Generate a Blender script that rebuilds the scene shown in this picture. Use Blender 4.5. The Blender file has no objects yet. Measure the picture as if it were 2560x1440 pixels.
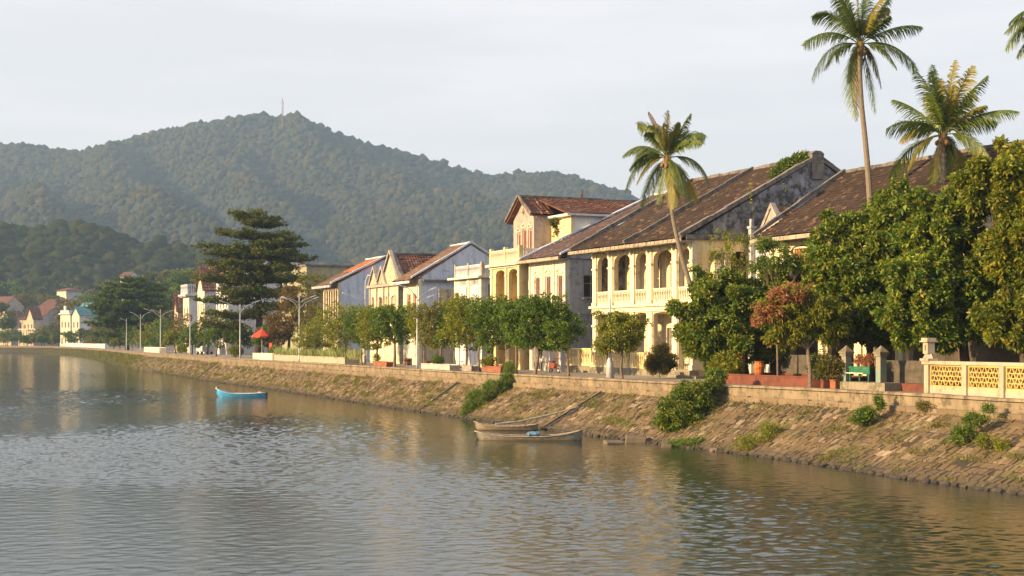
import bpy, bmesh, math, random
import numpy as np
from mathutils import Vector, Matrix
R = math.radians
random.seed(7)
S = bpy.context.scene
COL = S.collection
# ------------------------------------------------------------------ camera, world, sun, exposure
F, CX, HY, CAMH = 3555.6, 1280.0, 850.0, 5.0      # focal length and horizon in photo pixels; eye height above the water
cam = bpy.data.objects.new('camera', bpy.data.cameras.new('camera')); COL.objects.link(cam)
cam.location = (0, 0, CAMH); cam.rotation_euler = (R(90), 0, 0)
cam.data.lens = 50; cam.data.sensor_width = 36; cam.data.shift_y = (HY-720)/2560
cam.data.clip_start = 0.5; cam.data.clip_end = 12000
S.camera = cam
SUN_EL = 16.5; SUN_DIR = Vector((-0.922, -0.387, math.tan(R(SUN_EL)))).normalized()
W = bpy.data.worlds.new('World'); S.world = W; W.use_nodes = True
nt = W.node_tree; nt.nodes.clear()
def wn(t, **k):
    n = nt.nodes.new(t)
    for a, b in k.items(): setattr(n, a, b)
    return n
sky = wn('ShaderNodeTexSky', sky_type='NISHITA'); sky.sun_disc = False
sky.sun_elevation = R(SUN_EL); sky.sun_rotation = math.atan2(SUN_DIR.x, SUN_DIR.y)
sky.air_density = 1.0; sky.dust_density = 2.0; sky.ozone_density = 1.0; sky.altitude = 0
tc = wn('ShaderNodeTexCoord'); mp = wn('ShaderNodeMapping'); mp.inputs['Scale'].default_value = (1.0, 1.0, 7.0)
mp.inputs['Rotation'].default_value = (0, R(4), 0)
nz = wn('ShaderNodeTexNoise'); nz.inputs['Scale'].default_value = 3.2; nz.inputs['Detail'].default_value = 6; nz.inputs['Roughness'].default_value = .6
cr = wn('ShaderNodeValToRGB'); cr.color_ramp.elements[0].position = .38; cr.color_ramp.elements[0].color = (.70, .70, .70, 1)
cr.color_ramp.elements[1].position = .72; cr.color_ramp.elements[1].color = (.88, .88, .88, 1)
mx = wn('ShaderNodeMix', data_type='RGBA'); bg = wn('ShaderNodeBackground'); out = wn('ShaderNodeOutputWorld')
L = nt.links.new
L(tc.outputs['Generated'], mp.inputs[0]); L(mp.outputs[0], nz.inputs['Vector']); L(nz.outputs['Fac'], cr.inputs[0])
L(cr.outputs[0], mx.inputs['Factor']); L(sky.outputs[0], mx.inputs[6])
mx.inputs[7].default_value = (8.4, 8.0, 7.95, 1)        # thin high cloud veil over the Nishita sky
L(mx.outputs[2], bg.inputs[0]); bg.inputs[1].default_value = 0.074; L(bg.outputs[0], out.inputs[0])
sl = bpy.data.lights.new('sun', 'SUN'); sun = bpy.data.objects.new('sun', sl); COL.objects.link(sun)
sl.energy = 5.0; sl.angle = R(0.6); sl.color = (1.0, .70, .36)
sun.rotation_euler = SUN_DIR.to_track_quat('Z', 'Y').to_euler(); sun.location = (-60, -20, 60)
S.view_settings.view_transform = 'Standard'; S.view_settings.look = 'None'
S.view_settings.exposure = 0.98; S.view_settings.gamma = 1
S.render.engine = 'CYCLES'; S.cycles.use_denoising = True
S.cycles.max_bounces = 6; S.cycles.diffuse_bounces = 2; S.cycles.glossy_bounces = 3; S.cycles.transmission_bounces = 3
S.cycles.volume_bounces = 0; S.cycles.transparent_max_bounces = 8; S.cycles.caustics_reflective = False; S.cycles.caustics_refractive = False
S.cycles.sample_clamp_indirect = 6

# ------------------------------------------------------------------ helpers
def link(o, parent=None):
    COL.objects.link(o)
    if parent: o.parent = parent
    return o
def tag(o, label=None, cat=None, group=None, kind=None):
    if label: o['label'] = label
    if cat: o['category'] = cat
    if group: o['group'] = group
    if kind: o['kind'] = kind
    return o
def empty(name, loc, rz=0, label=None, cat=None, group=None):
    o = bpy.data.objects.new(name, None); o.location = loc; o.rotation_euler = (0, 0, rz); o.empty_display_size = .3
    link(o); return tag(o, label, cat, group)
class MB:
    "collects faces and links them as one mesh object"
    def __init__(s): s.v = []; s.f = []; s.m = []; s.mi = 0
    def face(s, pts):
        n = len(s.v); s.v += [tuple(p) for p in pts]; s.f.append(tuple(range(n, n+len(pts)))); s.m.append(s.mi)
    def box(s, x0, x1, y0, y1, z0, z1, T=None):
        p = [(x0,y0,z0),(x1,y0,z0),(x1,y1,z0),(x0,y1,z0),(x0,y0,z1),(x1,y0,z1),(x1,y1,z1),(x0,y1,z1)]
        if T: p = [T(*q) for q in p]
        n = len(s.v); s.v += p
        for f in ((0,3,2,1),(4,5,6,7),(0,1,5,4),(1,2,6,5),(2,3,7,6),(3,0,4,7)): s.f.append(tuple(n+i for i in f)); s.m.append(s.mi)
        return s
    def prism(s, poly, d, T=None):
        "poly: points; d: extrusion vector"
        a = [Vector(p) for p in poly]; b = [p+Vector(d) for p in a]; n = len(a)
        if T: a = [T(*p) for p in a]; b = [T(*p) for p in b]
        k = len(s.v); s.v += [tuple(p) for p in a]+[tuple(p) for p in b]
        s.f.append(tuple(k+i for i in range(n))); s.f.append(tuple(k+n+i for i in reversed(range(n)))); s.m += [s.mi]*2
        for i in range(n):
            j = (i+1) % n; s.f.append((k+i, k+n+i, k+n+j, k+j)); s.m.append(s.mi)
        return s
    def tube(s, pts, rad, n=8, cap=True):
        pts = [Vector(p) for p in pts]; k0 = len(s.v)
        if not hasattr(rad, '__len__'): rad = [rad]*len(pts)
        for i, p in enumerate(pts):
            d = (pts[min(i+1, len(pts)-1)]-pts[max(i-1, 0)]).normalized()
            a = d.cross(Vector((0, 1, 0)) if abs(d.y) < .9 else Vector((1, 0, 0))).normalized(); b = d.cross(a)
            for j in range(n):
                t = 2*math.pi*j/n; s.v.append(tuple(p+(a*math.cos(t)+b*math.sin(t))*rad[i]))
        for i in range(len(pts)-1):
            for j in range(n):
                q = (j+1) % n; s.f.append((k0+i*n+j, k0+i*n+q, k0+(i+1)*n+q, k0+(i+1)*n+j)); s.m.append(s.mi)
        if cap:
            s.f.append(tuple(k0+j for j in reversed(range(n)))); s.f.append(tuple(k0+(len(pts)-1)*n+j for j in range(n))); s.m += [s.mi]*2
        return s
    def lathe(s, c, prof, n=10):
        return s.tube([(c[0], c[1], c[2]+z) for r, z in prof], [r for r, z in prof], n)
    def ball(s, c, r, sub=1, sq=(1,1,1), jit=0.0):
        v, f = ICO[sub]; k = len(s.v)
        for p in v:
            g = 1+random.uniform(-jit, jit)
            s.v.append((c[0]+p[0]*r*sq[0]*g, c[1]+p[1]*r*sq[1]*g, c[2]+p[2]*r*sq[2]*g))
        for q in f: s.f.append(tuple(k+i for i in q)); s.m.append(s.mi)
        return s
    def build(s, name, mat, parent=None, smooth=False, bevel=0):
        me = bpy.data.meshes.new(name); me.from_pydata(s.v, [], s.f)
        mats = mat if isinstance(mat, (list, tuple)) else [mat]
        for m in mats: me.materials.append(m)
        if len(mats) > 1: me.polygons.foreach_set('material_index', s.m)
        if smooth: me.polygons.foreach_set('use_smooth', [True]*len(me.polygons))
        me.update(); o = bpy.data.objects.new(name, me); link(o, parent)
        if bevel:
            b = o.modifiers.new('bevel', 'BEVEL'); b.width = bevel; b.segments = 2; b.limit_method = 'ANGLE'
        return o
def np_mesh(name, v, f, mat, parent=None, smooth=False):
    v = np.asarray(v, np.float32); f = np.asarray(f, np.int32); k = f.shape[1]
    me = bpy.data.meshes.new(name); me.vertices.add(len(v)); me.vertices.foreach_set('co', v.ravel())
    me.loops.add(f.size); me.loops.foreach_set('vertex_index', f.ravel())
    me.polygons.add(len(f)); me.polygons.foreach_set('loop_start', np.arange(0, f.size, k, dtype=np.int32))
    if smooth: me.polygons.foreach_set('use_smooth', np.ones(len(f), bool))
    me.materials.append(mat); me.update(calc_edges=True); me.validate()
    return link(bpy.data.objects.new(name, me), parent)
def ico(sub):
    bm = bmesh.new(); bmesh.ops.create_icosphere(bm, subdivisions=sub, radius=1)
    v = [tuple(x.co) for x in bm.verts]; f = [tuple(y.index for y in x.verts) for x in bm.faces]; bm.free(); return v, f
ICO = {1: ico(1), 2: ico(2), 3: ico(3)}

# ------------------------------------------------------------------ materials
MATS = {}
def newmat(name):
    m = bpy.data.materials.new(name); m.use_nodes = True; n = m.node_tree; n.nodes.clear()
    o = n.nodes.new('ShaderNodeOutputMaterial'); b = n.nodes.new('ShaderNodeBsdfPrincipled'); n.links.new(b.outputs[0], o.inputs[0])
    return m, n, b, o
def nd(n, t, **k):
    x = n.nodes.new(t)
    for a, v in k.items():
        if a in x.inputs: x.inputs[a].default_value = v
        else: setattr(x, a, v)
    return x
def noise(n, scale, detail=5, rough=.6, coord='Object', stretch=None):
    tc = nd(n, 'ShaderNodeTexCoord'); src = tc.outputs[coord]
    if stretch:
        m = nd(n, 'ShaderNodeMapping'); m.inputs['Scale'].default_value = stretch; n.links.new(src, m.inputs[0]); src = m.outputs[0]
    x = nd(n, 'ShaderNodeTexNoise', Scale=scale, Detail=detail, Roughness=rough); n.links.new(src, x.inputs['Vector']); return x.outputs['Fac']
def ramp(n, fac, stops):
    r = nd(n, 'ShaderNodeValToRGB'); e = r.color_ramp.elements
    while len(e) < len(stops): e.new(.5)
    for i, (p, c) in enumerate(stops):
        e[i].position = p; e[i].color = (c, c, c, 1) if not hasattr(c, '__len__') else tuple(c)+(1,)
    n.links.new(fac, r.inputs[0]); return r.outputs[0]
def mix(n, fac, a, b, mode='MIX'):
    x = nd(n, 'ShaderNodeMix', data_type='RGBA', blend_type=mode)
    for s, v in ((x.inputs['Factor'], fac), (x.inputs[6], a), (x.inputs[7], b)):
        if hasattr(v, 'is_linked'): n.links.new(v, s)
        elif hasattr(v, '__len__'): s.default_value = tuple(v)+(1,)
        else: s.default_value = v
    return x.outputs[2]
def bump(n, b, h, strength=.5, dist=.02):
    x = nd(n, 'ShaderNodeBump', Strength=strength, Distance=dist); n.links.new(h, x.inputs['Height']); n.links.new(x.outputs[0], b.inputs['Normal'])
def plaster(name, base, stain=(.10,.09,.08), amt=.5, streak=.6, second=None, rough=.85, bs=.35):
    "painted render: patchy fading, vertical rain streaks and mould blotches of their own shape"
    if name in MATS: return MATS[name]
    m, n, b, o = newmat(name)
    big = noise(n, .7, 6, .65); fine = noise(n, 9, 4, .6); st = noise(n, 1.0, 6, .7, stretch=(2.6, 2.6, .22))
    c = mix(n, ramp(n, big, [(.35, 0), (.7, 1)]), base, second or tuple(x*.82 for x in base))
    c = mix(n, ramp(n, st, [(.48, 0), (.62, streak)]), c, tuple(.45*x+.55*y for x, y in zip(base, stain)))
    bl = noise(n, 1.9, 8, .75)
    c = mix(n, ramp(n, bl, [(.585-.15*amt, 0), (.66-.12*amt, min(1, .35+amt*.7) if amt > 0 else 0)]), c, stain)
    c = mix(n, ramp(n, fine, [(.3, .0), (.7, .12)]), c, (.2, .17, .13))
    n.links.new(c, b.inputs['Base Color']); b.inputs['Roughness'].default_value = rough
    bump(n, b, fine, bs, .03); MATS[name] = m; return m
def plain(name, base, rough=.6, var=.15, scale=4, metal=0, bs=.15):
    if name in MATS: return MATS[name]
    m, n, b, o = newmat(name); f = noise(n, scale, 5, .6)
    n.links.new(mix(n, ramp(n, f, [(.3, 0), (.7, 1)]), tuple(min(1, x*(1+var)) for x in base), tuple(x*(1-var*1.6) for x in base)), b.inputs['Base Color'])
    b.inputs['Roughness'].default_value = rough; b.inputs['Metallic'].default_value = metal; bump(n, b, f, bs, .01)
    MATS[name] = m; return m
def tilemat(name, a, b2, moss=(.10,.11,.03), mossamt=.3, light=(.30,.22,.15)):
    if name in MATS: return MATS[name]
    m, n, b, o = newmat(name)
    cell = nd(n, 'ShaderNodeTexVoronoi', Scale=3.2); tc = nd(n, 'ShaderNodeTexCoord'); n.links.new(tc.outputs['Object'], cell.inputs['Vector'])
    sep = nd(n, 'ShaderNodeSeparateColor'); n.links.new(cell.outputs['Color'], sep.inputs[0])
    big = noise(n, .5, 6, .7); c = mix(n, ramp(n, big, [(.3, 0), (.7, 1)]), a, b2)
    c = mix(n, ramp(n, sep.outputs[0], [(.0, 0.0), (.55, .25), (1, .7)]), c, tuple(x*.45 for x in a))
    c = mix(n, ramp(n, sep.outputs[1], [(.86, 0), (.98, .75)]), c, light)
    c = mix(n, ramp(n, noise(n, 1.0, 7, .75, stretch=(3.5, .5, .5)), [(.46, 0), (.62, .7)]), c, tuple(x*.4 for x in a))
    c = mix(n, ramp(n, noise(n, 1.0, 8, .8, stretch=(9, 2, 2)), [(.66, 0), (.72, .6)]), c, light)
    c = mix(n, ramp(n, noise(n, 1.3, 7, .7), [(.62, 0), (.72, mossamt)]), c, moss)
    n.links.new(c, b.inputs['Base Color']); b.inputs['Roughness'].default_value = .85
    bump(n, b, noise(n, 14, 3), .3, .02); MATS[name] = m; return m
def leafmat(name, cols, trans=.35, nscale=.6, rough=.5):
    "cols: list of leaf colours, dark to light / turned; each leaf takes one"
    cols = [tuple(min(.6, v*1.3) for v in x) for x in cols]
    if name in MATS: return MATS[name]
    m, n, b, o = newmat(name); g = nd(n, 'ShaderNodeNewGeometry')
    k = len(cols); c = ramp(n, g.outputs['Random Per Island'], [(i/max(1, k-1), x) for i, x in enumerate(cols)])
    c = mix(n, .3, c, tuple(sum(x[i] for x in cols[:4])/min(4, k) for i in range(3)))
    big = noise(n, nscale, 4, .6); c = mix(n, ramp(n, big, [(.35, .5), (.65, 0)]), c, cols[0])
    n.links.new(c, b.inputs['Base Color']); b.inputs['Roughness'].default_value = rough; b.inputs['Specular IOR Level'].default_value = .35
    t = nd(n, 'ShaderNodeBsdfTranslucent'); tcx = mix(n, 1.0, c, (1.25, 1.25, .6), 'MULTIPLY'); n.links.new(tcx, t.inputs[0])
    ms = nd(n, 'ShaderNodeMixShader'); ms.inputs[0].default_value = trans
    n.links.new(b.outputs[0], ms.inputs[1]); n.links.new(t.outputs[0], ms.inputs[2]); n.links.new(ms.outputs[0], o.inputs[0])
    MATS[name] = m; return m
def stonemat(name, cols, moss=None, dark=None, rough=.9):
    if name in MATS: return MATS[name]
    m, n, b, o = newmat(name); g = nd(n, 'ShaderNodeNewGeometry'); k = len(cols)
    c = ramp(n, g.outputs['Random Per Island'], [(i/max(1, k-1), x) for i, x in enumerate(cols)])
    f = noise(n, 5, 8, .7); c = mix(n, ramp(n, f, [(.35, .5), (.65, 0)]), c, tuple(x*.5 for x in cols[0])); c = mix(n, ramp(n, noise(n, .9, 6, .7), [(.40, .55), (.60, 0)]), c, tuple(x*.55 for x in cols[0]))
    if moss: c = mix(n, ramp(n, noise(n, .55, 7, .72), [(.52, 0), (.66, .75)]), c, moss)
    if dark:   # wet band near the water line, by height
        tc = nd(n, 'ShaderNodeTexCoord'); s = nd(n, 'ShaderNodeSeparateXYZ'); n.links.new(tc.outputs['Object'], s.inputs[0])
        c = mix(n, ramp(n, s.outputs['Z'], [(.16, .85), (.50, 0)]), c, dark)
    n.links.new(c, b.inputs['Base Color']); b.inputs['Roughness'].default_value = rough; bump(n, b, noise(n, 11, 6, .7), .5, .03)
    MATS[name] = m; return m

# ------------------------------------------------------------------ shore geometry (world metres; water z=0, promenade z=2.7)
PZ = 2.7
def gp(x, y, h=CAMH):
    Z = F*h/(y-HY); return ((x-CX)/F*Z, Z)
WLP = [gp(*p) for p in [(0,882.7),(125,886),(208,895),(312,917),(396,932),(500,950),(660,972),(900,1008),(1060,1032),(1150,1045),(1460,1088),(1780,1128),(1948,1149),(2207,1191),(2560,1238)]]
WLP = [(-2600, 1500), (-900, 900), (-330, 620)]+WLP+[(21, 36), (27.5, 22), (36, 4), (60, -45)]
def catmull(P, n=10):
    P = np.array(P, float); Q = np.vstack([2*P[0]-P[1], P, 2*P[-1]-P[-2]]); o = []
    for i in range(1, len(Q)-2):
        a, b, c, d = Q[i-1:i+3]
        for k in range(n):
            t = k/n; o.append(.5*(2*b+(c-a)*t+(2*a-5*b+4*c-d)*t*t+(3*b-a-3*c+d)*t**3))
    o.append(P[-1]); return np.array(o)
def resample(C, step):
    d = np.r_[0, np.cumsum(np.linalg.norm(np.diff(C, axis=0), axis=1))]; n = int(d[-1]/step); t = np.linspace(0, d[-1], n+1)
    return np.stack([np.interp(t, d, C[:, i]) for i in range(C.shape[1])], 1)
SH = resample(catmull(WLP), 1.0)
for _ in range(6): SH[1:-1] = (SH[:-2]+2*SH[1:-1]+SH[2:])/4
TN = np.gradient(SH, axis=0); TN /= np.linalg.norm(TN, axis=1)[:, None]
NN = np.stack([-TN[:, 1], TN[:, 0]], 1)
for _ in range(12): NN[1:-1] = (NN[:-2]+2*NN[1:-1]+NN[2:])/4
NN /= np.linalg.norm(NN, axis=1)[:, None]
WD = np.interp(SH[:, 1], [45, 55, 70, 86, 105, 130, 600], [5.5, 5.3, 4.6, 4.2, 3.2, 3.0, 3.0])
def bank(i, off=0.0, t=None):
    "i: index along the shore; off: metres inland of the lip, or t: 0 at the water, 1 at the lip"
    i = min(max(i, 0), len(SH)-1.001); k = int(i); fr = i-k
    p = SH[k]*(1-fr)+SH[k+1]*fr; n = NN[k]*(1-fr)+NN[k+1]*fr; w = WD[k]*(1-fr)+WD[k+1]*fr
    d = w+off if t is None else w*t
    return p[0]+n[0]*d, p[1]+n[1]*d
def idx_at(x, off=0.0, t=None):
    "shore index whose point at that offset is seen at photo column x"
    lo, hi = 0, len(SH)-2; ks = np.arange(lo, hi); best = None
    d = (WD+off) if t is None else WD*t
    P = SH+NN*d[:, None]; ok = P[:, 1] > 20; px = np.where(ok, CX+F*P[:, 0]/np.maximum(P[:, 1], 1), 1e9)
    k = int(np.argmin(np.abs(px-x)-0.0)); 
    for j in (k-1, k):
        if 0 <= j < len(px)-1 and (px[j]-x)*(px[j+1]-x) <= 0 and px[j+1] != px[j]: return j+(x-px[j])/(px[j+1]-px[j])
    return float(k)
def on(x, off=0.0): return bank(idx_at(x, off), off)
def zof(y, Y): return CAMH+(HY-y)*Y/F
def tang(x, off=0):
    k = int(idx_at(x, off)); return math.atan2(TN[k][1], TN[k][0])

# ================================================================== THE SETTING
def strip(name, rows, mat, smooth=False, parent=None):
    "rows: list of equal-length point rows"
    v = np.concatenate([np.asarray(r, float) for r in rows]); n = len(rows[0]); m = len(rows)
    i, j = np.meshgrid(np.arange(m-1), np.arange(n-1), indexing='ij'); a = (i*n+j).ravel()
    return np_mesh(name, v, np.stack([a, a+1, a+n+1, a+n], 1), mat, parent, smooth)
K0 = 0; K1 = len(SH)-1
def row(off=None, t=None, z=0.0, step=1):
    ks = np.arange(0, K1+1, step); d = (WD[ks]+off) if t is None else WD[ks]*t
    P = SH[ks]+NN[ks]*d[:, None]; return np.c_[P, np.full(len(P), z) if not hasattr(z, '__len__') else z]
# --- water
def water_mat():
    m, n, b, o = newmat('water'); f = noise(n, 7, 3, .6, stretch=(1, 1.4, 1))
    x = nd(n, 'ShaderNodeBump', Strength=.35, Distance=.02); n.links.new(f, x.inputs['Height']); n.links.new(x.outputs[0], b.inputs['Normal'])
    b.inputs['Base Color'].default_value = (.020, .029, .022, 1); b.inputs['Roughness'].default_value = .07; b.inputs['IOR'].default_value = 1.62
    return m
WM = water_mat()
def wave_sheet():
    "rippled river surface as real relief, finer where it is near"
    Z = [25.0]
    while Z[-1] < 720: Z.append(Z[-1]+.075*max(1, (Z[-1]/50)**2))
    Z = np.array(Z); K = np.linspace(-1500/F, 1420/F, 820); Y = np.repeat(Z[:, None], len(K), 1); X = Z[:, None]*K[None]
    rg = np.random.default_rng(8); h = np.zeros_like(X); sl2 = 0
    lo = np.zeros_like(X)
    for _ in range(9):
        q = rg.uniform(0, 6.28); w = rg.uniform(14, 60); lo += np.sin((X*math.cos(q)*1.0+Y*math.sin(q)*.8)*6.283/w+rg.uniform(0, 6.28))
    amp = np.clip(.78+.34*lo/1.6, .25, 1.4)
    for j in range(64):
        w = .19*(1.15/.19)**rg.random(); q = math.pi/2+rg.normal(0, .62)+.25; k = 6.283/w
        sp = .0235*(1.2 if w < .45 else 1.0 if w < .8 else .7)
        fade = 1.0 if w > .5 else np.clip(1.5-Y/110, .25, 1)
        ph = (X*math.cos(q)+Y*math.sin(q))*k+rg.uniform(0, 6.28)+.8*np.sin(X*.31+j)+.8*np.sin(Y*.23+j*1.7)
        h += (sp/k)*np.sin(ph)*fade
    xs = np.interp(Z, SH[::-1, 1], SH[::-1, 0])[:, None]; h *= amp*np.clip(.30+(xs-X)/26, .30, 1)
    n = len(K); i, j = np.meshgrid(np.arange(len(Z)-1), np.arange(n-1), indexing='ij'); a = (i*n+j).ravel()
    return np_mesh('water', np.stack([X, Y, h], 2).reshape(-1, 3), np.stack([a, a+1, a+n+1, a+n], 1), WM, None, True)
tag(wave_sheet(), kind='structure')
mb = MB(); mb.face([(-4000, -300, -.12), (1200, -300, -.12), (1200, 4000, -.12), (-4000, 4000, -.12)]); tag(mb.build('water', WM), kind='structure')
# --- inland ground as one sheet, promenade paving above it
gm = plain('earth', (.16, .13, .085), .95, .25, .3)
rows = [row(off=-.2, z=PZ-.02)]+[np.c_[row(off=9.0)[:, :2]+np.array([.908, .418])*q, np.full(K1+1, PZ-.02)] for q in (0, 60, 600, 5000)]
tag(strip('ground', rows, gm), kind='structure')
def paving_mat():
    m, n, b, o = newmat('promenade_paving'); f = noise(n, .35, 7, .7); g = noise(n, 7, 4)
    c = mix(n, ramp(n, f, [(.3, 0), (.7, 1)]), (.30, .25, .22), (.20, .165, .14)); c = mix(n, ramp(n, g, [(.45, 0), (.8, .4)]), c, (.12, .10, .08))
    n.links.new(c, b.inputs['Base Color']); b.inputs['Roughness'].default_value = .9; bump(n, b, g, .3); return m
pm = paving_mat()
ks = [k for k in range(K1+1) if SH[k][1] > 15]
tag(strip('promenade', [row(off=.5, z=PZ+.004), row(off=4.2, z=PZ+.012), row(off=9.2, z=PZ+.004)], pm), kind='structure')
# --- embankment: sheet + individually laid stones
em = stonemat('bank_earth', [(.050, .036, .020), (.060, .045, .026)], moss=(.055, .062, .014), dark=(.03, .026, .018))
def bz(t): return -0.35+(PZ-.62+.35)*t     # height of the slope at t (0 water foot, 1 under the lip)
def bpt(i, t, up=0.0):
    x, y = bank(i, t=t*1.0-.06*(1-t)); k = int(min(max(i, 0), K1)); n = NN[k]; w = WD[k]; s = math.hypot(w, 2.4)
    nx = -2.4/s; nzv = w/s
    return (x+n[0]*nx*up, y+n[1]*nx*up, bz(t)+nzv*up)
rws = []
for t in np.linspace(0, 1, 7):
    P = np.array([bpt(k, t) for k in range(K1+1)]); P[:, 2] += .04*np.sin(P[:, 0]*.9+t*9)*np.sin(P[:, 1]*.6)*(0 < t < 1)
    rws.append(P)
tag(strip('embankment', rws, em), kind='structure')
rng = np.random.default_rng(3)
IA, IB = idx_at(330, t=.5), idx_at(3100, t=0)
GUT = [(idx_at(1512, off=0), idx_at(1512, off=0)+.6), (idx_at(1152, off=0), idx_at(1152, off=0)+.5), (idx_at(545, off=0), idx_at(545, off=0)+.8), (idx_at(880, off=0), idx_at(880, off=0)+.3)]
sm = stonemat('bank_stone', [(.135, .088, .041), (.175, .118, .058), (.215, .148, .076), (.155, .105, .050), (.19, .127, .062), (.38, .295, .185), (.145, .096, .047)], moss=(.085, .088, .018), dark=(.07, .05, .03))
def stone(mb, i0, i1, t0, t1, up, jit=.03, lift=0.0, skew=0.0):
    "a laid stone: bottom outline on the slope, chamfered raised top"
    q = [(i0, t0), (i1, t0), (i1+skew, t1), (i0+skew, t1)]
    q = [(a+rng.uniform(-jit, jit), b+rng.uniform(-jit, jit)*.25) for a, b in q]
    cx = sum(a for a, b in q)/4; cy = sum(b for a, b in q)/4
    bot = [bpt(a, b, -.03) for a, b in q]; f = .82
    tilt = rng.uniform(-.025, .025); tl2 = rng.uniform(-.02, .03)
    top = [bpt(cx+(a-cx)*f, cy+(b-cy)*f, up+lift+tilt*(1 if a > cx else -1)+tl2*(1 if b > cy else -1)) for a, b in q]
    n = len(mb.v); mb.v += bot+top
    for fc in ((4,5,6,7),(0,1,5,4),(1,2,6,5),(2,3,7,6),(3,0,4,7)): mb.f.append(tuple(n+w for w in fc)); mb.m.append(0)
mb = MB(); i = IA
rowsT = [(.045, .115), (.12, .20)]+[(.20+k*.0725, .20+(k+1)*.0725) for k in range(11)]
for r, (t0, t1) in enumerate(rowsT):
    i = IA+rng.uniform(0, .3)
    while i < IB:
        near = np.clip((i-IA)/(IB-IA), 0, 1)
        w = (rng.uniform(.42, .62) if r < 2 else rng.uniform(.18, .46))*(1 if near > .3 else 1.5)
        ing = any(a-.02 < i+w/2 < b+.02 for a, b in GUT)
        if not ing and not (r > 3 and rng.random() < .07):
            stone(mb, i+.010, i+w-.010, t0+.003, t1-.003, .045 if r < 2 else rng.uniform(.025, .05), .02 if r < 2 else .016, skew=0)
        i += w
o = mb.build('embankment_stone', sm); tag(o, kind='structure')
# drain steps on the slope; dark bed colour is wet dirt plus painted recess shade
dm = plain('drain_concrete', (.15, .115, .07), .9, .3, 2); dk = plain('drain_bed', (.030, .024, .016), .95, .3, 3)
for gi, (a, b) in enumerate(GUT[:3]):
    mb = MB()
    for q in (a-.1,):
        P = [bpt(q, 0, .10), bpt(q+.16, 0, .10), bpt(q+.16, 1, .12), bpt(q, 1, .12)]; B = [bpt(q, 0, -.2), bpt(q+.16, 0, -.2), bpt(q+.16, 1, -.2), bpt(q, 1, -.2)]
        mb.face(P); 
        for z in range(4): mb.face([P[z], P[(z+1) % 4], B[(z+1) % 4], B[z]])
    mb.mi = 1
    for s in range(11):
        t = s/11; p = bpt(a+.1, t, .02); q = bpt(b, t, .02); u = bpt(b, t+.045, .05); v = bpt(a+.1, t+.045, .05)
        mb.face([p, q, u, v]); mb.face([p, q, (q[0], q[1], q[2]-.12), (p[0], p[1], p[2]-.12)])
    tag(mb.build('drain_steps', [dm, dk]), ['weathered concrete drain steps down the bank just beyond the two wooden boats', 'narrow concrete drain steps down the bank by the tall grass clump', 'far concrete drain steps down the bank above the blue boat'][gi], 'steps', 'drain steps in the stone bank')
# toe rubble, dark and wet
mb = MB(); i = idx_at(380, t=0)
while i < IB:
    p = bpt(i, .085+rng.uniform(-.03, .02)); r = rng.uniform(.05, .13); mb.ball((p[0], p[1], rng.uniform(-.02, .05)), r*1.2, 1, (1.2, 1.2, .8), .25); i += rng.uniform(.12, .3)
tag(mb.build('rubble', stonemat('toe_rubble', [(.05, .042, .034), (.10, .08, .06), (.07, .06, .05)])), kind='stuff')
# --- lip wall: coping and lower course
def lip_mat(name, base):
    return plaster(name, base, stain=(.075, .056, .032), amt=.6, streak=.95, second=tuple(x*.62 for x in base), bs=.5)
lm = lip_mat('lip_wall', (.29, .225, .145))
def lipwall(name, prof, mat, **kw):
    rws = []
    ks = np.arange(0, K1+1)
    for off, z in prof+[prof[0]]:
        P = row(off=off, z=z); P[:, 2] += .012*np.sin(np.arange(len(P))*.7)+.01*np.sin(np.arange(len(P))*2.3); rws.append(P)
    return tag(strip(name, rws, mat), **kw)
lipwall('retaining_wall', [(-.02, PZ-.66), (-.06, PZ-.62), (-.08, PZ+.06), (-.04, PZ+.09), (.46, PZ+.09), (.52, PZ+.05), (.52, PZ-.4)], lm, label='long weathered concrete retaining wall along the top of the stone bank', cat='wall')
mb = MB(); i = idx_at(560, 0)
while i < IB:
    w = rng.uniform(.7, 1.3); zt = PZ-.46+rng.uniform(-.03, .03)
    a = [bank(i+.01, -.24), bank(i+w-.01, -.24), bank(i+w-.01, .0), bank(i+.01, .0)]
    if True:
        mb.prism([(p[0], p[1], PZ-.86) for p in a], (0, 0, zt-(PZ-.86)))
    i += w
tag(mb.build('footing_course', stonemat('footing', [(.22, .16, .10), (.30, .23, .15), (.18, .13, .08)], moss=(.14, .12, .04))), 'rough stone footing course under the concrete retaining wall', 'wall')

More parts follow.
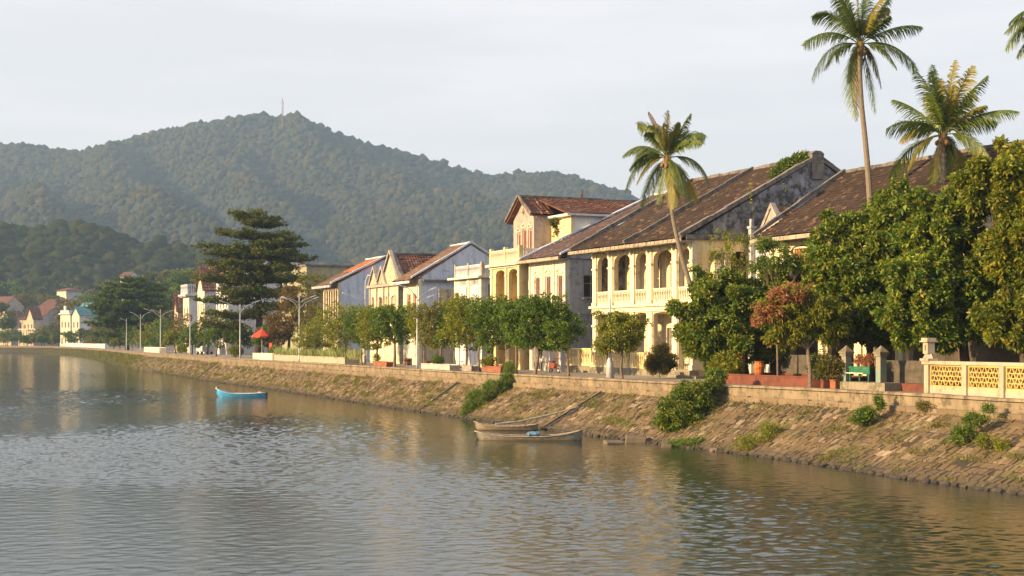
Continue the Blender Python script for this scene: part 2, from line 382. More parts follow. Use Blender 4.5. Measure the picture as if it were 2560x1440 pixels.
# --- hills
def npnoise(seed, P, sc, oct=4):
    r = np.random.default_rng(seed); o = np.zeros(len(P)); amp = 1; f = 1/sc; tot = 0
    for k in range(oct):
        for _ in range(4):
            d = r.normal(size=P.shape[1]); d /= np.linalg.norm(d); o += amp*np.sin((P@d)*f*2*math.pi*r.uniform(.7, 1.3)+r.uniform(0, 6.28))/2
        tot += amp; amp *= .55; f *= 2
    return o/tot/1.4
def hill(name, outline, Zr, Zf, seed, mat, gully=.18, tail=1.35, sc=210):
    "a ridge Zr metres away running across the valley, foot at Zf"
    ox = [(x-CX)/F*Zr for x, y in outline]; oz = [zof(y, Zr) for x, y in outline]
    X = np.linspace(ox[0], ox[-1], 240); H = np.interp(X, ox, oz); T = np.linspace(0, tail, 90)
    rows = []
    for t in T:
        Y = Zf+(Zr-Zf)*t
        prof = t**1.15 if t <= 1 else 1-((t-1)/.35)**1.5*.6
        P = np.c_[X, np.full(len(X), Y)]
        g = npnoise(seed, np.c_[P[:, 0]+.45*P[:, 1], P[:, 1]*.25], sc, 4)*gully*(1-abs(t-.55)*1.6 if abs(t-.55) < .45 else .28*(t <= 1)+.1)
        if t >= .97: g = g*0
        rows.append(np.c_[P, np.maximum(2.0, PZ+(H-PZ)*np.clip(prof+g*min(1, t*3), .0, 1.03))])
    A = np.array(rows); strip_o = strip(name, rows, mat, True); tag(strip_o, kind='structure'); return A
forest_floor = plain('forest_floor', (.018, .024, .010), .95, .3, .05)
HILL = hill('hill', [(-700,470),(-400,400),(-150,350),(0,368),(60,366),(120,378),(200,385),(250,383),(290,371),(330,352),(400,334),(480,322),(560,306),(640,292),(700,300),(760,306),(800,321),(850,346),(930,371),(1020,389),(1100,416),(1180,441),(1230,447),(1300,442),(1350,439),(1400,440),(1450,455),(1500,470),(1560,490),(1600,512),(1700,560),(1900,640),(2200,760)], 2200, 1130, 11, forest_floor, .34, sc=310)
HILL2 = hill('foothill', [(-500,520),(-200,560),(0,578),(50,584),(100,594),(180,580),(260,590),(300,613),(380,634),(450,640),(520,650),(600,668),(700,690),(850,720),(1000,770),(1100,820)], 900, 680, 5, forest_floor, .12)
def forest(name, A, n, r0, r1, seed, mat, xr, tmax=1.03, tall=.9, sub=1, edge=0):
    rg = np.random.default_rng(seed); m, k, _ = A.shape
    u = rg.random(n)*(k-1.001); t = rg.random(n)**.85*min(m-1.001, tmax*(m-1)/1.35)
    if edge: t[:edge] = (m-1)/1.35*rg.uniform(.94, 1.02, edge)
    i = t.astype(int); j = u.astype(int); fi = (t-i)[:, None]; fj = (u-j)[:, None]
    P = (A[i, j]*(1-fi)*(1-fj)+A[i+1, j]*fi*(1-fj)+A[i, j+1]*(1-fi)*fj+A[i+1, j+1]*fi*fj)
    px = CX+F*P[:, 0]/P[:, 1]; ok = (px > xr[0]) & (px < xr[1]); P = P[ok]; n = len(P)
    r = rg.uniform(r0, r1, n)*np.exp(rg.normal(0, .22, n))
    bv, bf = ICO[sub]; bv = np.array(bv); bf = np.array(bf); nb = len(bv)
    temps = [bv*(1+rg.uniform(-.28, .28, (nb, 1))) for _ in range(12)]
    tt = rg.integers(0, 12, n); an = rg.uniform(0, 6.28, n); B = np.array(temps)[tt]
    c, s = np.cos(an)[:, None], np.sin(an)[:, None]
    V = np.stack([B[:, :, 0]*c-B[:, :, 1]*s, B[:, :, 0]*s+B[:, :, 1]*c, B[:, :, 2]*(tall*rg.uniform(.8, 1.3, n))[:, None]], 2)*r[:, None, None]+P[:, None, :]+np.array([0, 0, 1])*(r*.45)[:, None, None]
    Fc = (bf[None]+(np.arange(n)*nb)[:, None, None]).reshape(-1, 3)
    return tag(np_mesh(name, V.reshape(-1, 3), Fc, mat, None, True), kind='stuff')
def forestmat(name, cols, ns, bs=1.0, bd=.8):
    m, n, b, o = newmat(name); g = nd(n, 'ShaderNodeNewGeometry'); k = len(cols)
    c = ramp(n, g.outputs['Random Per Island'], [(i/(k-1), x) for i, x in enumerate(cols)])
    f = noise(n, ns, 5, .75); c = mix(n, ramp(n, f, [(.38, .65), (.62, 0)]), c, tuple(x*.3 for x in cols[0]))
    c = mix(n, ramp(n, noise(n, .009, 4, .6), [(.4, 0), (.7, .5)]), c, (.075, .062, .030))
    n.links.new(c, b.inputs['Base Color']); b.inputs['Roughness'].default_value = .9; b.inputs['Specular IOR Level'].default_value = .1; bump(n, b, f, bs, bd); return m
forest('hill_forest', HILL, 52000, 2.7, 5.4, 21, forestmat('hill_leaves', [(.020, .032, .008), (.048, .062, .014), (.085, .085, .022), (.034, .050, .012), (.12, .095, .036), (.028, .042, .010), (.066, .074, .018)], .5, 1, 1.8), (-60, 1760), edge=1500)
forest('foothill_forest', HILL2, 13000, 2.1, 4.4, 22, forestmat('foothill_leaves', [(.008, .022, .004), (.024, .046, .007), (.055, .070, .011), (.016, .034, .006)], .9, 1, 1.3), (-60, 1150), sub=2, edge=450)
# --- haze: even air from the camera to beyond the hills
hm = bpy.data.materials.new('haze'); hm.use_nodes = True; hn = hm.node_tree; hn.nodes.clear()
ho = hn.nodes.new('ShaderNodeOutputMaterial'); hv = hn.nodes.new('ShaderNodeVolumePrincipled'); hn.links.new(hv.outputs[0], ho.inputs['Volume'])
hv.inputs['Color'].default_value = (.48, .70, 1.0, 1); hv.inputs['Density'].default_value = .00021; hv.inputs['Anisotropy'].default_value = .2
mb = MB(); mb.box(-1250, 1150, -60, 2700, -1.2, 400); hz = mb.build('haze', hm); tag(hz, kind='stuff')

# ================================================================== BUILDINGS
HD = (.418, -.908); HRZ = math.atan2(HD[1], HD[0])     # facades run along this; local x along the facade, local y inland, z up
def at_px(xl, Z): return ((xl-CX)/F*Z, Z, PZ)
white = (.66, .65, .66)
M_cream = plaster('cream_wall', (.80, .70, .50), amt=.34, streak=.75, second=(.76, .60, .33), stain=(.22, .16, .09))
M_pale = plaster('pale_cream_wall', (.76, .71, .60), amt=.3, streak=.6, second=(.70, .62, .46), stain=(.22, .18, .13))
M_yellow = plaster('yellow_wall', (.78, .57, .24), amt=.2, streak=.5, second=(.80, .67, .40), stain=(.22, .15, .07))
M_trim = plaster('cream_trim', (.80, .72, .53), amt=.22, streak=.6, stain=(.25, .20, .14))
M_white = plaster('white_wall', white, amt=.25, streak=.6, second=(.58, .58, .60), stain=(.16, .16, .17))
M_blue = plaster('pale_blue_wall', (.55, .60, .70), amt=.28, streak=.7, second=(.48, .54, .66), stain=(.16, .18, .22))
M_grey = plaster('grey_wall', (.52, .51, .52), amt=.35, streak=.7, second=(.42, .42, .44), stain=(.13, .12, .12))
M_black = plaster('mouldy_wall', (.34, .34, .38), amt=.75, streak=.95, second=(.075, .075, .085), stain=(.022, .022, .026))
M_clean = plaster('clean_white_wall', (.72, .72, .66), amt=.0, streak=.08)
M_greypl = plaster('bare_render', (.36, .32, .29), amt=.4, streak=.6, second=(.45, .38, .32), stain=(.14, .12, .11))
M_old = plaster('old_cream', (.60, .50, .34), amt=.5, streak=.7, second=(.50, .42, .30), stain=(.13, .11, .08))
M_teal = plaster('teal_wall', (.16, .42, .42), amt=.05, streak=.3)
M_base = plaster('plinth', (.28, .24, .17), amt=.6, streak=.8, stain=(.09, .085, .05))
M_ridge = plaster('ridge_mortar', (.22, .19, .17), amt=.7, streak=.8, second=(.15, .13, .12), stain=(.05, .045, .04))
M_fascia = plaster('eave_board', (.46, .38, .28), amt=.5, streak=.9, stain=(.13, .10, .07))
T_brown = tilemat('brown_tiles', (.042, .022, .012), (.068, .036, .020), light=(.22, .14, .075))
T_purple = tilemat('plum_tiles', (.10, .062, .060), (.14, .088, .082), light=(.22, .16, .15))
T_red = tilemat('red_tiles', (.15, .055, .035), (.21, .085, .055), light=(.32, .22, .15), mossamt=.5)
T_dark = tilemat('maroon_tiles', (.15, .060, .045), (.20, .085, .06), moss=(.22, .19, .03), mossamt=.2)
T_orange = tilemat('orange_tiles', (.50, .17, .075), (.42, .15, .07), mossamt=.1, light=(.55, .30, .18))
M_shut = plain('brown_shutter', (.16, .085, .06), .6, .3, 6); M_shutred = plain('red_shutter', (.24, .06, .035), .6, .25, 6)
M_wood = plain('orange_door', (.42, .16, .05), .6, .3, 5); M_shutgrey = plain('grey_shutter', (.20, .18, .16), .7, .3, 6)
M_glass = plain('window_glass', (.03, .035, .04), .12, .1, 1, bs=0); M_curt = plain('curtain', (.45, .38, .28), .9, .3, 8)
M_dark = plain('painted_dark_room', (.05, .04, .035), .9, .2, 1)  # flat dark colour on panes, painted to read as unlit rooms behind
M_iron = plain('wrought_iron', (.05, .045, .04), .6, .2, 8)

def wall(mb, T, Lx, z0, z1, holes, th=.28, x0=0.0):
    """wall from x0 to Lx, z0..z1 with holes [(a, b, bottom, top, rise)], rise>0 an arched head; T maps (along, inward, up)"""
    hs = sorted(holes); X = x0
    def q(a, b, c, d):      # rectangle of wall
        if b-a > 1e-4 and d-c > 1e-4: mb.box(a, b, 0, th, c, d, T)
    for a, b, c, d, rise in hs:
        q(X, a, z0, z1); q(a, b, z0, c)
        if rise <= 0: q(a, b, d, z1)
        else:
            n = 8; pts = []
            for k in range(n+1):
                t = math.pi*k/n; pts.append(((a+b)/2-math.cos(t)*(b-a)/2, d-rise+math.sin(t)**.8*rise))
            for (xa, za), (xb, zb) in zip(pts, pts[1:]):
                p = [(xa, 0, za), (xb, 0, zb), (xb, 0, z1), (xa, 0, z1)]; r = [(x, th, z) for x, y, z in p]
                mb.face([T(*w) for w in p]); mb.face([T(*w) for w in reversed(r)]); mb.face([T(*w) for w in (p[0], r[0], r[1], p[1])])
        X = b
    q(X, Lx, z0, z1); return mb
def front(y=0.0): return lambda u, w, z: (u, y+w, z)
def right(x): return lambda u, w, z: (x-w, u, z)        # u runs inland
def left(x): return lambda u, w, z: (x+w, u, z)
def balustrade(mb, T, x0, x1, z0, z1, step=.2, th=.12, posts=True, r=.05):
    mb.box(x0, x1, -.02, th+.02, z1-.1, z1, T); mb.box(x0, x1, .0, th, z0, z0+.12, T)
    n = max(2, int((x1-x0)/step)); c = th/2
    for k in range(n):
        x = x0+(k+.5)*(x1-x0)/n; w = (x1-x0)/n*.27; h = z1-z0-.22
        for a, b, ww in ((0, .18, 1.25), (.18, .55, 1.0), (.55, .8, .62), (.8, 1, 1.1)):
            mb.box(x-w*ww, x+w*ww, c-w*ww, c+w*ww, z0+.12+h*a, z0+.12+h*b, T)
    return mb
def tiled(mb, O, U, V, pitch=.25, rowp=.34, amp=.05, sag=.05, seed=0):
    "tile sheet: O eave corner, U along the eave, V up the slope; ribs and lapped courses in relief"
    O, U, V = Vector(O), Vector(U), Vector(V); N = U.cross(V).normalized()
    if N.z < 0: N = -N
    nc = max(2, int(U.length/pitch))*4+1; nr = max(2, int(V.length/rowp)); rg = np.random.default_rng(abs(seed)+5)
    uu = np.linspace(0, 1, nc); col = np.abs(np.sin(np.arange(nc)*math.pi/4))*amp
    jr = rg.normal(0, .010, (nr, (nc-1)//4+1)).repeat(4, 1)[:, :nc]
    vs = []
    for r in range(nr):
        for e, lift in ((0, .045), (1, .0)):
            v = (r+e)/nr
            sg = -sag*math.sin(math.pi*v)*(0.6+.4*np.sin(uu*5+seed))+.02*np.sin(uu*23+seed*2+v*5)
            if r == nr-1 and e: sg = sg*0
            h = col+lift+jr[r]+sg
            P = np.array(O)[None]+np.outer(uu, np.array(U))+np.array(V)[None]*v+np.outer(h, np.array(N)); vs.append(P)
    k = len(mb.v); A = np.concatenate(vs); mb.v += [tuple(p) for p in A]; m = len(vs)
    for i in range(m-1):
        a = k+i*nc
        for j in range(nc-1): mb.f.append((a+j, a+j+1, a+nc+j+1, a+nc+j)); mb.m.append(0)
    D = -N*.10; s0 = [O-N*.06, O+U-N*.06, O+U+V-N*.06, O+V-N*.06]; mb.prism(s0, D)
    return mb
def wbuild(parent, frame_mat, fill_mat, T, a, b, c, d, y=.10, kind='shutter', fr=.07, hood=0, mull=1):
    "a window: frame ring, sill, one or two leaves"
    mb = MB(); mb.box(a, a+fr, y, y+.1, c, d, T); mb.box(b-fr, b, y, y+.1, c, d, T); mb.box(a+fr, b-fr, y, y+.1, d-fr, d, T); mb.box(a+fr, b-fr, y, y+.1, c, c+fr, T)
    mb.box(a-.08, b+.08, -.09, -.003, c-.1, c-.01, T)
    if hood:
        m = (a+b)/2
        mb.box(a-.12, b+.12, -.08, -.003, d+.12, d+.2, T)
        for s in (-1, 1):
            p = [(m+s*(b-a+.3)/2, -.09, d+.2), (m+s*(b-a+.1)/2, -.09, d+.2), (m, -.09, d+.42), (m, -.09, d+.52)]; mb.prism(p if s > 0 else p[::-1], (0, .085, 0), T)
    w = mb.build('window', frame_mat, parent)
    mb = MB(); n = 2 if mull else 1; x0, x1 = a+fr, b-fr
    for k in range(n):
        p, q = x0+(x1-x0)*k/n+.01, x0+(x1-x0)*(k+1)/n-.01
        if kind == 'shutter':
            mb.box(p, q, y+.05, y+.07, c+fr, d-fr, T)
            for z in np.arange(c+fr+.05, d-fr-.05, .12): mb.box(p+.05, q-.05, y+.02, y+.045, z, z+.07, T)
            mb.box(p, p+.045, y+.015, y+.049, c+fr, d-fr, T); mb.box(q-.045, q, y+.015, y+.049, c+fr, d-fr, T)
        else:
            mb.box(p, q, y+.06, y+.07, c+fr, d-fr, T)
    mb.build(kind, fill_mat, w)
    if kind == 'pane':
        mb = MB(); mb.box((a+b)/2-.025, (a+b)/2+.025, y+.02, y+.055, c+fr, d-fr, T); mb.box(a+fr, b-fr, y+.021, y+.054, (c+d)/2+.2, (c+d)/2+.25, T); mb.build('glazing_bar', frame_mat, w)
    return w
def doorpart(parent, mat, T, a, b, c, d, y=.12):
    mb = MB(); mb.box(a, b, y, y+.05, c, d, T); m = (a+b)/2
    for p, q in ((a+.08, m-.05), (m+.05, b-.08)):
        for z0, z1 in ((c+.15, c+(d-c)*.4), (c+(d-c)*.46, d-.12)): mb.box(p, q, y-.03, y-.002, z0, z1, T)
    return mb.build('door', mat, parent)
def house(name, label, cat, xl, Z, rz=HRZ, group=None):
    x, y, z = at_px(xl, Z); return empty(name, (x, y, z), rz, label, cat, group)
def ribline(mb, p, q, w=.16, h=.16):
    p, q = Vector(p), Vector(q); d = (q-p).normalized(); s = d.cross(Vector((0, 0, 1))).normalized()*w/2; n = s.cross(d).normalized()
    if n.z < 0: n = -n
    k = max(2, int((q-p).length/1.2)); rg = random.Random(int(p.x*100))
    for i in range(k):
        a = p+(q-p)*i/k; b = p+(q-p)*(i+1)/k-d*.02; hh = h*rg.uniform(.85, 1.15)
        mb.prism([a-s, a+s, a+s+n*hh, a-s+n*hh], b-a)

# ---- A: big yellow arcaded house
A = house('arcade_house', 'large two-storey yellow house with arcaded balconies, brown tiled roof and a black mouldy gable', 'house', 1484, 98.6)
LA = 12.98; EA = 8.55
AR = [(.55, 2.2), (2.93, 5.2), (5.86, 7.35), (8.13, 10.5), (11.2, 12.6)]
mb = wall(MB(), front(), LA, 4.62, EA, [(a, b, 4.66, 8.02, .62) for a, b in AR], .34)
mb.build('upper_arcade', M_cream, A)
mb = wall(MB(), front(), LA, 0.0, 4.30, [(a, b, 0.45, 4.08, .18) for a, b in AR], .34); mb.build('lower_arcade', M_cream, A)
mb = MB()   # floor band, cornices, pilasters
mb.box(-.25, LA+.22, -.26, .6, 4.46, 4.62); mb.box(-.1, LA+.08, -.1, -.002, 4.14, 4.44)
for a, b in [(0, .50)]+[(AR[i][1]+.06, AR[i+1][0]-.06) for i in range(4)]+[(12.66, LA)]:
    mb.box(a, b, -.10, -.003, 4.625, 8.50); mb.box(a-.04, b+.04, -.15, -.101, 4.64, 4.86); mb.box(a-.05, b+.05, -.16, -.101, 7.1, 7.22); mb.box(a, b, -.085, -.003, .45, 4.12); mb.box(a-.05, b+.05, -.16, -.086, 3.2, 3.32); mb.box(a-.04, b+.04, -.15, -.086, .45, .75)
    m = (a+b)/2; mb.box(m-.10, m+.10, -.42, -.101, 8.2, 8.48); mb.box(m-.08, m+.08, -.28, -.102, 7.9, 8.19)
mb.box(-.02, LA+.03, -.045, -.003, 8.36, 8.50)
for a, b in AR: m = (a+b)/2; mb.box(m-.07, m+.07, -.09, -.003, 8.12, 8.3)
mb.build('pilasters', M_trim, A)
for a, b in AR:
    mb = balustrade(MB(), front(.02), a, b, 4.66, 5.60, .20); mb.build('balustrade', M_trim, A)
mb = MB()   # inner walls, floors
wall(mb, front(2.3), LA, 0, EA, [(1.0, 2.1, .45, 3.1, 0), (3.4, 4.7, .45, 3.1, 0), (6.0, 7.1, .45, 3.1, 0), (8.7, 9.9, .45, 3.1, 0), (11.3, 12.4, .45, 3.1, 0)], .2)
mb.box(.0, LA, .341, 2.3, 4.0, 4.3); mb.box(.05, LA-.05, .35, 2.29, 8.3, 8.45); mb.box(0, LA, .35, 18, 0, .44)
mb.build('inner_wall', M_cream, A)
for i, (a, b) in enumerate(AR):
    m = (a+b)/2+.55
    w = wbuild(A, M_trim, [M_glass, M_dark, M_shutgrey, M_glass, M_shutgrey][i], front(2.3), m-.6, m+.65, 4.66, 7.7, y=-.12, kind='pane' if i in (0, 1, 3) else 'shutter', fr=.09)
    if i in (0, 1, 3):
        mb = MB(); n = 9
        for k in range(n):
            x = m-.5+k*(.5/n); mb.box(x, x+.04, 2.13-.02*(k % 2), 2.16, 4.8, 7.5)
        mb.build('curtain', M_curt, w)
    doorpart(A, M_shutgrey, front(2.3), [1.0, 3.4, 6.0, 8.7, 11.3][i]+.03, [2.1, 4.7, 7.1, 9.9, 12.4][i]-.03, .46, 3.07)
# side towards the near neighbour: open side gallery below, mouldy gable above
mb = wall(MB(), right(LA), 7.6, 4.62, EA, [(1.1, 2.2, 4.66, 7.8, .5), (2.7, 4.0, 4.66, 7.8, .5), (4.5, 6.2, 4.66, 7.8, .6)], .3, .345); wall(mb, right(LA), 7.6, 0, 4.3, [(1.1, 2.2, .45, 3.9, .3), (2.7, 4.0, .45, 3.9, .3)], .3, .345)
mb.box(LA-.3, LA, .345, 7.6, 4.3, 4.62)
mb.box(LA-3.2, LA-3.0, 2.5, 18, .44, EA); mb.build('side_gallery', M_yellow, A)
mb = MB(); RV, RZZ = 9.2, 13.85
mb.prism([(LA, -.2, EA+.15), (LA, 18.2, EA+.15), (LA, RV, RZZ)], (-.35, 0, 0)); mb.box(LA-.34, LA-.01, 7.6, 18.2, 0, EA+.14); mb.box(0, .3, .35, 18, .0, EA); mb.prism([(.3, .35, EA+.01), (.3, 18.2, EA+.01), (.3, RV, RZZ-.3)], (-.3, 0, 0)); mb.box(0, LA-.35, 17.8, 18.1, 0, EA)
mb.build('gable_wall', M_black, A)
mb = MB(); sl_ = (RZZ-EA)/(RV+.75)
tiled(mb, (-1.7, -.95, EA-.06), (LA+1.45, 0, 0), (0, RV+.95, RZZ-EA+.1), seed=1, sag=.12); tiled(mb, (-1.7, 18.9, EA-.06), (LA+1.45, 0, 0), (0, -(18.9-RV), RZZ-EA+.1), .5, .6, seed=2)
rf = mb.build('roof', T_brown, A)
mb = MB()
def ra(u, v): return (u, v, EA-.06+(v+.95)/(RV+.95)*(RZZ-EA+.1))
for u, w in ((-1.72, .28), (6.0, .2), (LA-.1, .42)):
    ribline(mb, ra(u, -.9), ra(u, RV), w, .26); 
ribline(mb, ra(LA-.1, RV), (LA-.1, 18.6, EA+.2), .42, .26); ribline(mb, (-1.8, RV, RZZ+.02), (LA, RV, RZZ+.02), .3, .2)
mb.box(LA-.5, LA+.12, RV-.45, RV+.45, RZZ-1.3, RZZ+.30); mb.prism([(LA-.52, RV-.5, RZZ+.305), (LA-.52, RV+.5, RZZ+.305), (LA-.52, RV+.2, RZZ+.50), (LA-.52, RV-.2, RZZ+.50)], (.66, 0, 0))
mb.box(LA+.003, LA+.16, -.6, 18.4, EA-.12, EA+.18)
mb.build('ridge', M_ridge, rf)
mb = MB(); mb.box(-1.75, LA+.2, -1.12, -.96, EA-.30, EA-.08); mb.box(-1.7, LA+.1, -.955, .0, EA-.26, EA-.2)
for u in np.arange(-1.6, LA, .52): mb.box(u, u+.4, -1.16, -1.125, EA-.26+.02*math.sin(u*7), EA-.09)
mb.build('eave', M_fascia, A)
mb = MB(); mb.box(-.05, LA+.05, -.32, .34, 0, .44)
mb.box(LA-2.2, LA-.4, -.9, -.33, 0, .18); mb.box(LA-2.0, LA-.6, -.62, -.325, .18, .32); mb.build('plinth', M_base, A)
for i, (a, b) in enumerate(AR[:4]):
    mb = balustrade(MB(), front(-.30), a-.2, b+.1, .45, 1.5, .2); mb.build('porch_balustrade', M_yellow, A)

# ---- garden wall in the gap between A and B
g = house('garden_balustrade', 'yellow balustraded garden wall on a mossy plinth closing the gap beside the big arcaded house', 'fence', 1420, 103.2)
mb = MB(); mb.box(-.1, 3.9, -.15, .2, 0, .42); mb.build('plinth', M_base, g)
mb = MB(); 
for u in (0, 1.85, 3.7): mb.box(u-.13, u+.13, -.12, .18, .42, 1.62)
mb.box(-.15, 3.85, -.15, .2, 1.62, 1.72); mb.build('post', M_yellow, g)
for u in (.13, 1.98): mb = balustrade(MB(), front(0), u, u+1.59, .45, 1.6, .2); mb.build('balustrade', M_yellow, g)

# ---- B: cream house with three shuttered windows
B = house('shuttered_house', 'pale cream house with three tall brown shuttered windows and a plum tiled roof', 'house', 1324, 109)
LB = 6.16; EB = 8.45
W3 = [(.85, 1.8), (2.7, 3.65), (4.65, 5.6)]
wall(MB(), front(), LB, 0, EB, [(a, b, 4.7, 7.08, 0) for a, b in W3]+[], .3).build('front_wall', M_pale, B)
for a, b in W3: wbuild(B, M_trim, M_shut, front(), a, b, 4.7, 7.08, hood=1)
mb = MB(); mb.box(-.06, LB+.06, -.12, -.003, 8.1, 8.3)
for u in (0, 2.2, 4.1, LB-.22): mb.box(u, u+.22, -.07, -.002, 4.5, 8.09)
mb.box(-.1, LB+.1, -.2, -.003, 4.15, 4.4); mb.build('cornice', M_trim, B)
mb = wall(MB(), right(LB), 22, 0, EB, [(1.45, 2.75, 5.4, 7.05, 0)], .3, .305); mb.prism([(LB, .0, EB+.003), (LB, 22, EB+.003), (LB, 11.2, 13.6)], (-.3, 0, 0)); mb.box(LB+.003, LB+.08, .3, 15, 4.2, 4.4); mb.box(LB+.003, LB+.1, .0, 12, EB-.2, EB-.05); mb.build('side_wall', M_grey, B)
wbuild(B, M_grey, M_dark, right(LB), 1.45, 2.75, 5.4, 7.05, kind='pane')
mb = MB(); mb.prism([(LB+.003, 2.9, 3.2), (LB+1.6, 2.9, 2.9), (LB+1.6, 2.9, 3.0), (LB+.003, 2.9, 3.35)], (0, 6, 0)); mb.build('lean_to_roof', M_ridge, B)
mb = MB(); tiled(mb, (-.55, -.7, EB-.1), (LB+.9, 0, 0), (0, 12.0, 5.5), seed=3, sag=.08); tiled(mb, (-.55, 22.6, EB), (LB+.9, 0, 0), (0, -11.3, 5.4), .5, .6, seed=4); rf = mb.build('roof', T_purple, B)
mb = MB(); ribline(mb, (-.6, -.6, EB+.03), (-.6, 11.3, 13.93), .5, .1); ribline(mb, (LB+.3, -.6, EB+.03), (LB+.3, 11.3, 13.93), .25, .12); ribline(mb, (-.6, 11.3, 13.88), (LB+.4, 11.3, 13.88), .3, .2); mb.build('ridge', M_blue, rf)
mb = MB(); mb.box(-.6, LB+.4, -.85, -.71, EB-.32, EB-.1); mb.box(-.5, LB+.3, -.70, 0, EB-.3, EB-.24); mb.build('eave', M_fascia, B)
doorpart(B, M_shut, front(-.2), 4.9, 5.9, .1, 2.7); doorpart(B, M_shutgrey, front(-.2), .6, 2.2, .1, 2.5)
mb = MB(); mb.box(4.4, 4.7, -.6, -.003, 0, 3.2); mb.box(6.0, 6.3, -.5, -.003, 0, 3.2); mb.box(2.6, 4.2, -.2, -.004, 2.1, 2.6); mb.build('door_pier', M_white, B)
mb = MB(); mb.prism([(-.1, -1.5, 3.3), (LB, -1.5, 3.3), (LB, -.003, 3.8), (-.1, -.003, 3.8)], (0, 0, .06)); mb.build('awning', M_old, B)

# ---- C: yellow villa with terrace and third floor
C = house('terrace_villa', 'tall yellow villa with roof terrace balustrade, arched loggia and grey gabled third storey', 'house', 1228, 114.5)
LC = 5.5
AC = [(.9, 2.72), (3.4, 5.1)]
wall(MB(), front(), LC, 4.6, 8.1, [(a, b, 4.9, 7.85, .45) for a, b in AC], .3).build('loggia', M_yellow, C)
wall(MB(), right(LC), 2.8, 0, 8.1, [(.7, 2.1, 4.9, 7.6, .6)], .3, .302).build('loggia_side', M_yellow, C)
wall(MB(), front(), LC, 0, 4.6, [(a, b, 0.1, 3.9, .3) for a, b in AC], .3).build('ground_arcade', M_yellow, C)
mb = MB(); mb.box(-.35, LC+.35, -.4, 2.95, 8.12, 8.32); mb.box(-.15, LC+.15, -.15, -.003, 7.98, 8.11); mb.box(-.15, LC+.12, -.15, -.003, 4.35, 4.6)
for u in (0, 2.85, 5.2): mb.box(u, u+.3, -.1, -.004, 4.62, 7.97); mb.box(u-.05, u+.35, -.14, -.101, 7.3, 7.4)
mb.build('cornice', M_trim, C)
for T, a, b in ((front(-.1), .2, 2.7), (front(-.1), 3.0, 5.35), (right(LC+.1), .1, 2.8)):
    balustrade(MB(), T, a, b, 8.4, 9.4, .2).build('balustrade', M_trim, C)
for u, v in ((0, -.15), (2.72, -.15), (5.36, -.15), (5.36, 2.7)): MB().box(u, u+.28, v, v+.28, 8.325, 9.6).build('post', M_yellow, C)
mb = MB(); mb.box(0, LC-.3, 2.6, 2.8, 0, 8.1); mb.box(0, .28, .31, 12, 0, 8.1); mb.box(.3, LC-.32, .31, 2.59, 4.3, 4.6); mb.build('inner_wall', M_yellow, C)
doorpart(C, M_wood, front(2.6), 3.75, 4.55, 4.62, 7.1, y=-.1); doorpart(C, M_shutgrey, front(2.6), 1.1, 2.2, .1, 2.6, y=-.1); doorpart(C, M_wood, right(LC), .75, 2.05, 4.7, 6.2, y=.15)
# third storey: grey gabled bay, yellow recess, long white side
GX0, GX1 = -1.9, 2.0; GM = .05
wall(MB(), front(2.85), GX1, 8.1, 12.1, [(-1.15, -.5, 9.0, 11.0, 0), (-.15, .6, 9.0, 11.3, 0), (.95, 1.6, 9.0, 11.2, 0)], .25, GX0).build('bay_wall', M_greypl, C)
mb = MB(); mb.prism([(GX0, 2.85, 12.103), (GX1, 2.85, 12.103), (GM, 2.85, 13.75)], (0, .25, 0)); mb.build('bay_gable', M_greypl, C)
for a, b, t in ((-1.15, -.5, 11.0), (-.15, .6, 11.3), (.95, 1.6, 11.2)): wbuild(C, M_trim, M_shutred, front(2.85), a, b, 9.0, t, hood=1)
mb = MB(); mb.lathe((GM, 2.8, 12.6), [(.16, 0), (.2, .15), (.1, .4)], 8); mb.build('ornament', M_greypl, C)
wall(MB(), right(GX1), 4.4, 8.1, 12.4, [], .25, 3.11).build('bay_side', M_greypl, C)
wall(MB(), front(4.4), LC, 8.1, 12.2, [(3.1, 4.1, 8.8, 11.2, 0)], .25, GX1+.003).build('recess_wall', M_yellow, C); wbuild(C, M_trim, M_trim, front(4.4), 3.1, 4.1, 8.8, 11.2, hood=1)
mb = MB(); mb.box(LC-.25, LC, 4.66, 17.5, 8.1, 12.2); mb.box(LC-.25, LC, 2.82, 17.5, 0, 8.09); mb.box(GX0, GX0+.25, 3.11, 17.5, 0, 12.0); mb.build('side_wall', M_clean, C)
mb = MB(); SL = (13.9-12.3)/(LC+.25-GM)
tiled(mb, (LC+.3, 4.1, 12.22), (0, 13.8, 0), (GM-LC-.3, 0, 1.68), .28, .3, seed=5); tiled(mb, (GX0-.55, 2.4, 12.0), (0, 15.5, 0), (GM-GX0+.55, 0, 1.9), .28, .3, seed=6)
tiled(mb, (GX1+.3, 2.4, 12.35), (0, 2.2, 0), (GM-GX1-.3, 0, 1.55), .28, .3, seed=7); rf = mb.build('roof', T_red, C)
mb = MB(); ribline(mb, (GM, 2.4, 13.9), (GM, 17.9, 13.9), .25, .16)
for p, q in (((GX0-.6, 2.36, 12.0), (GM, 2.36, 13.95)), ((GX1+.4, 2.36, 12.3), (GM, 2.36, 13.95))): ribline(mb, p, q, .12, .2)
mb.build('ridge', M_ridge, rf)
mb = MB(); mb.box(LC+.3, LC+.36, 4.0, 17.9, 12.05, 12.22); mb.box(GX1+.2, LC+.36, 3.9, 3.98, 12.02, 12.2); mb.box(LC+.0031, LC+.28, 4.0, 17.9, 12.1, 12.16); mb.build('eave', M_white, C)
o = empty('roof_antenna', at_px(1455, 125)[:2]+(16.5,), 0, 'thin rusty antenna mast standing behind the red roof ridge of the terrace villa', 'antenna')
mb = MB(); mb.tube([(0, 0, -1), (0, 0, 1.75)], .05, 6); mb.build('mast', M_iron, o)
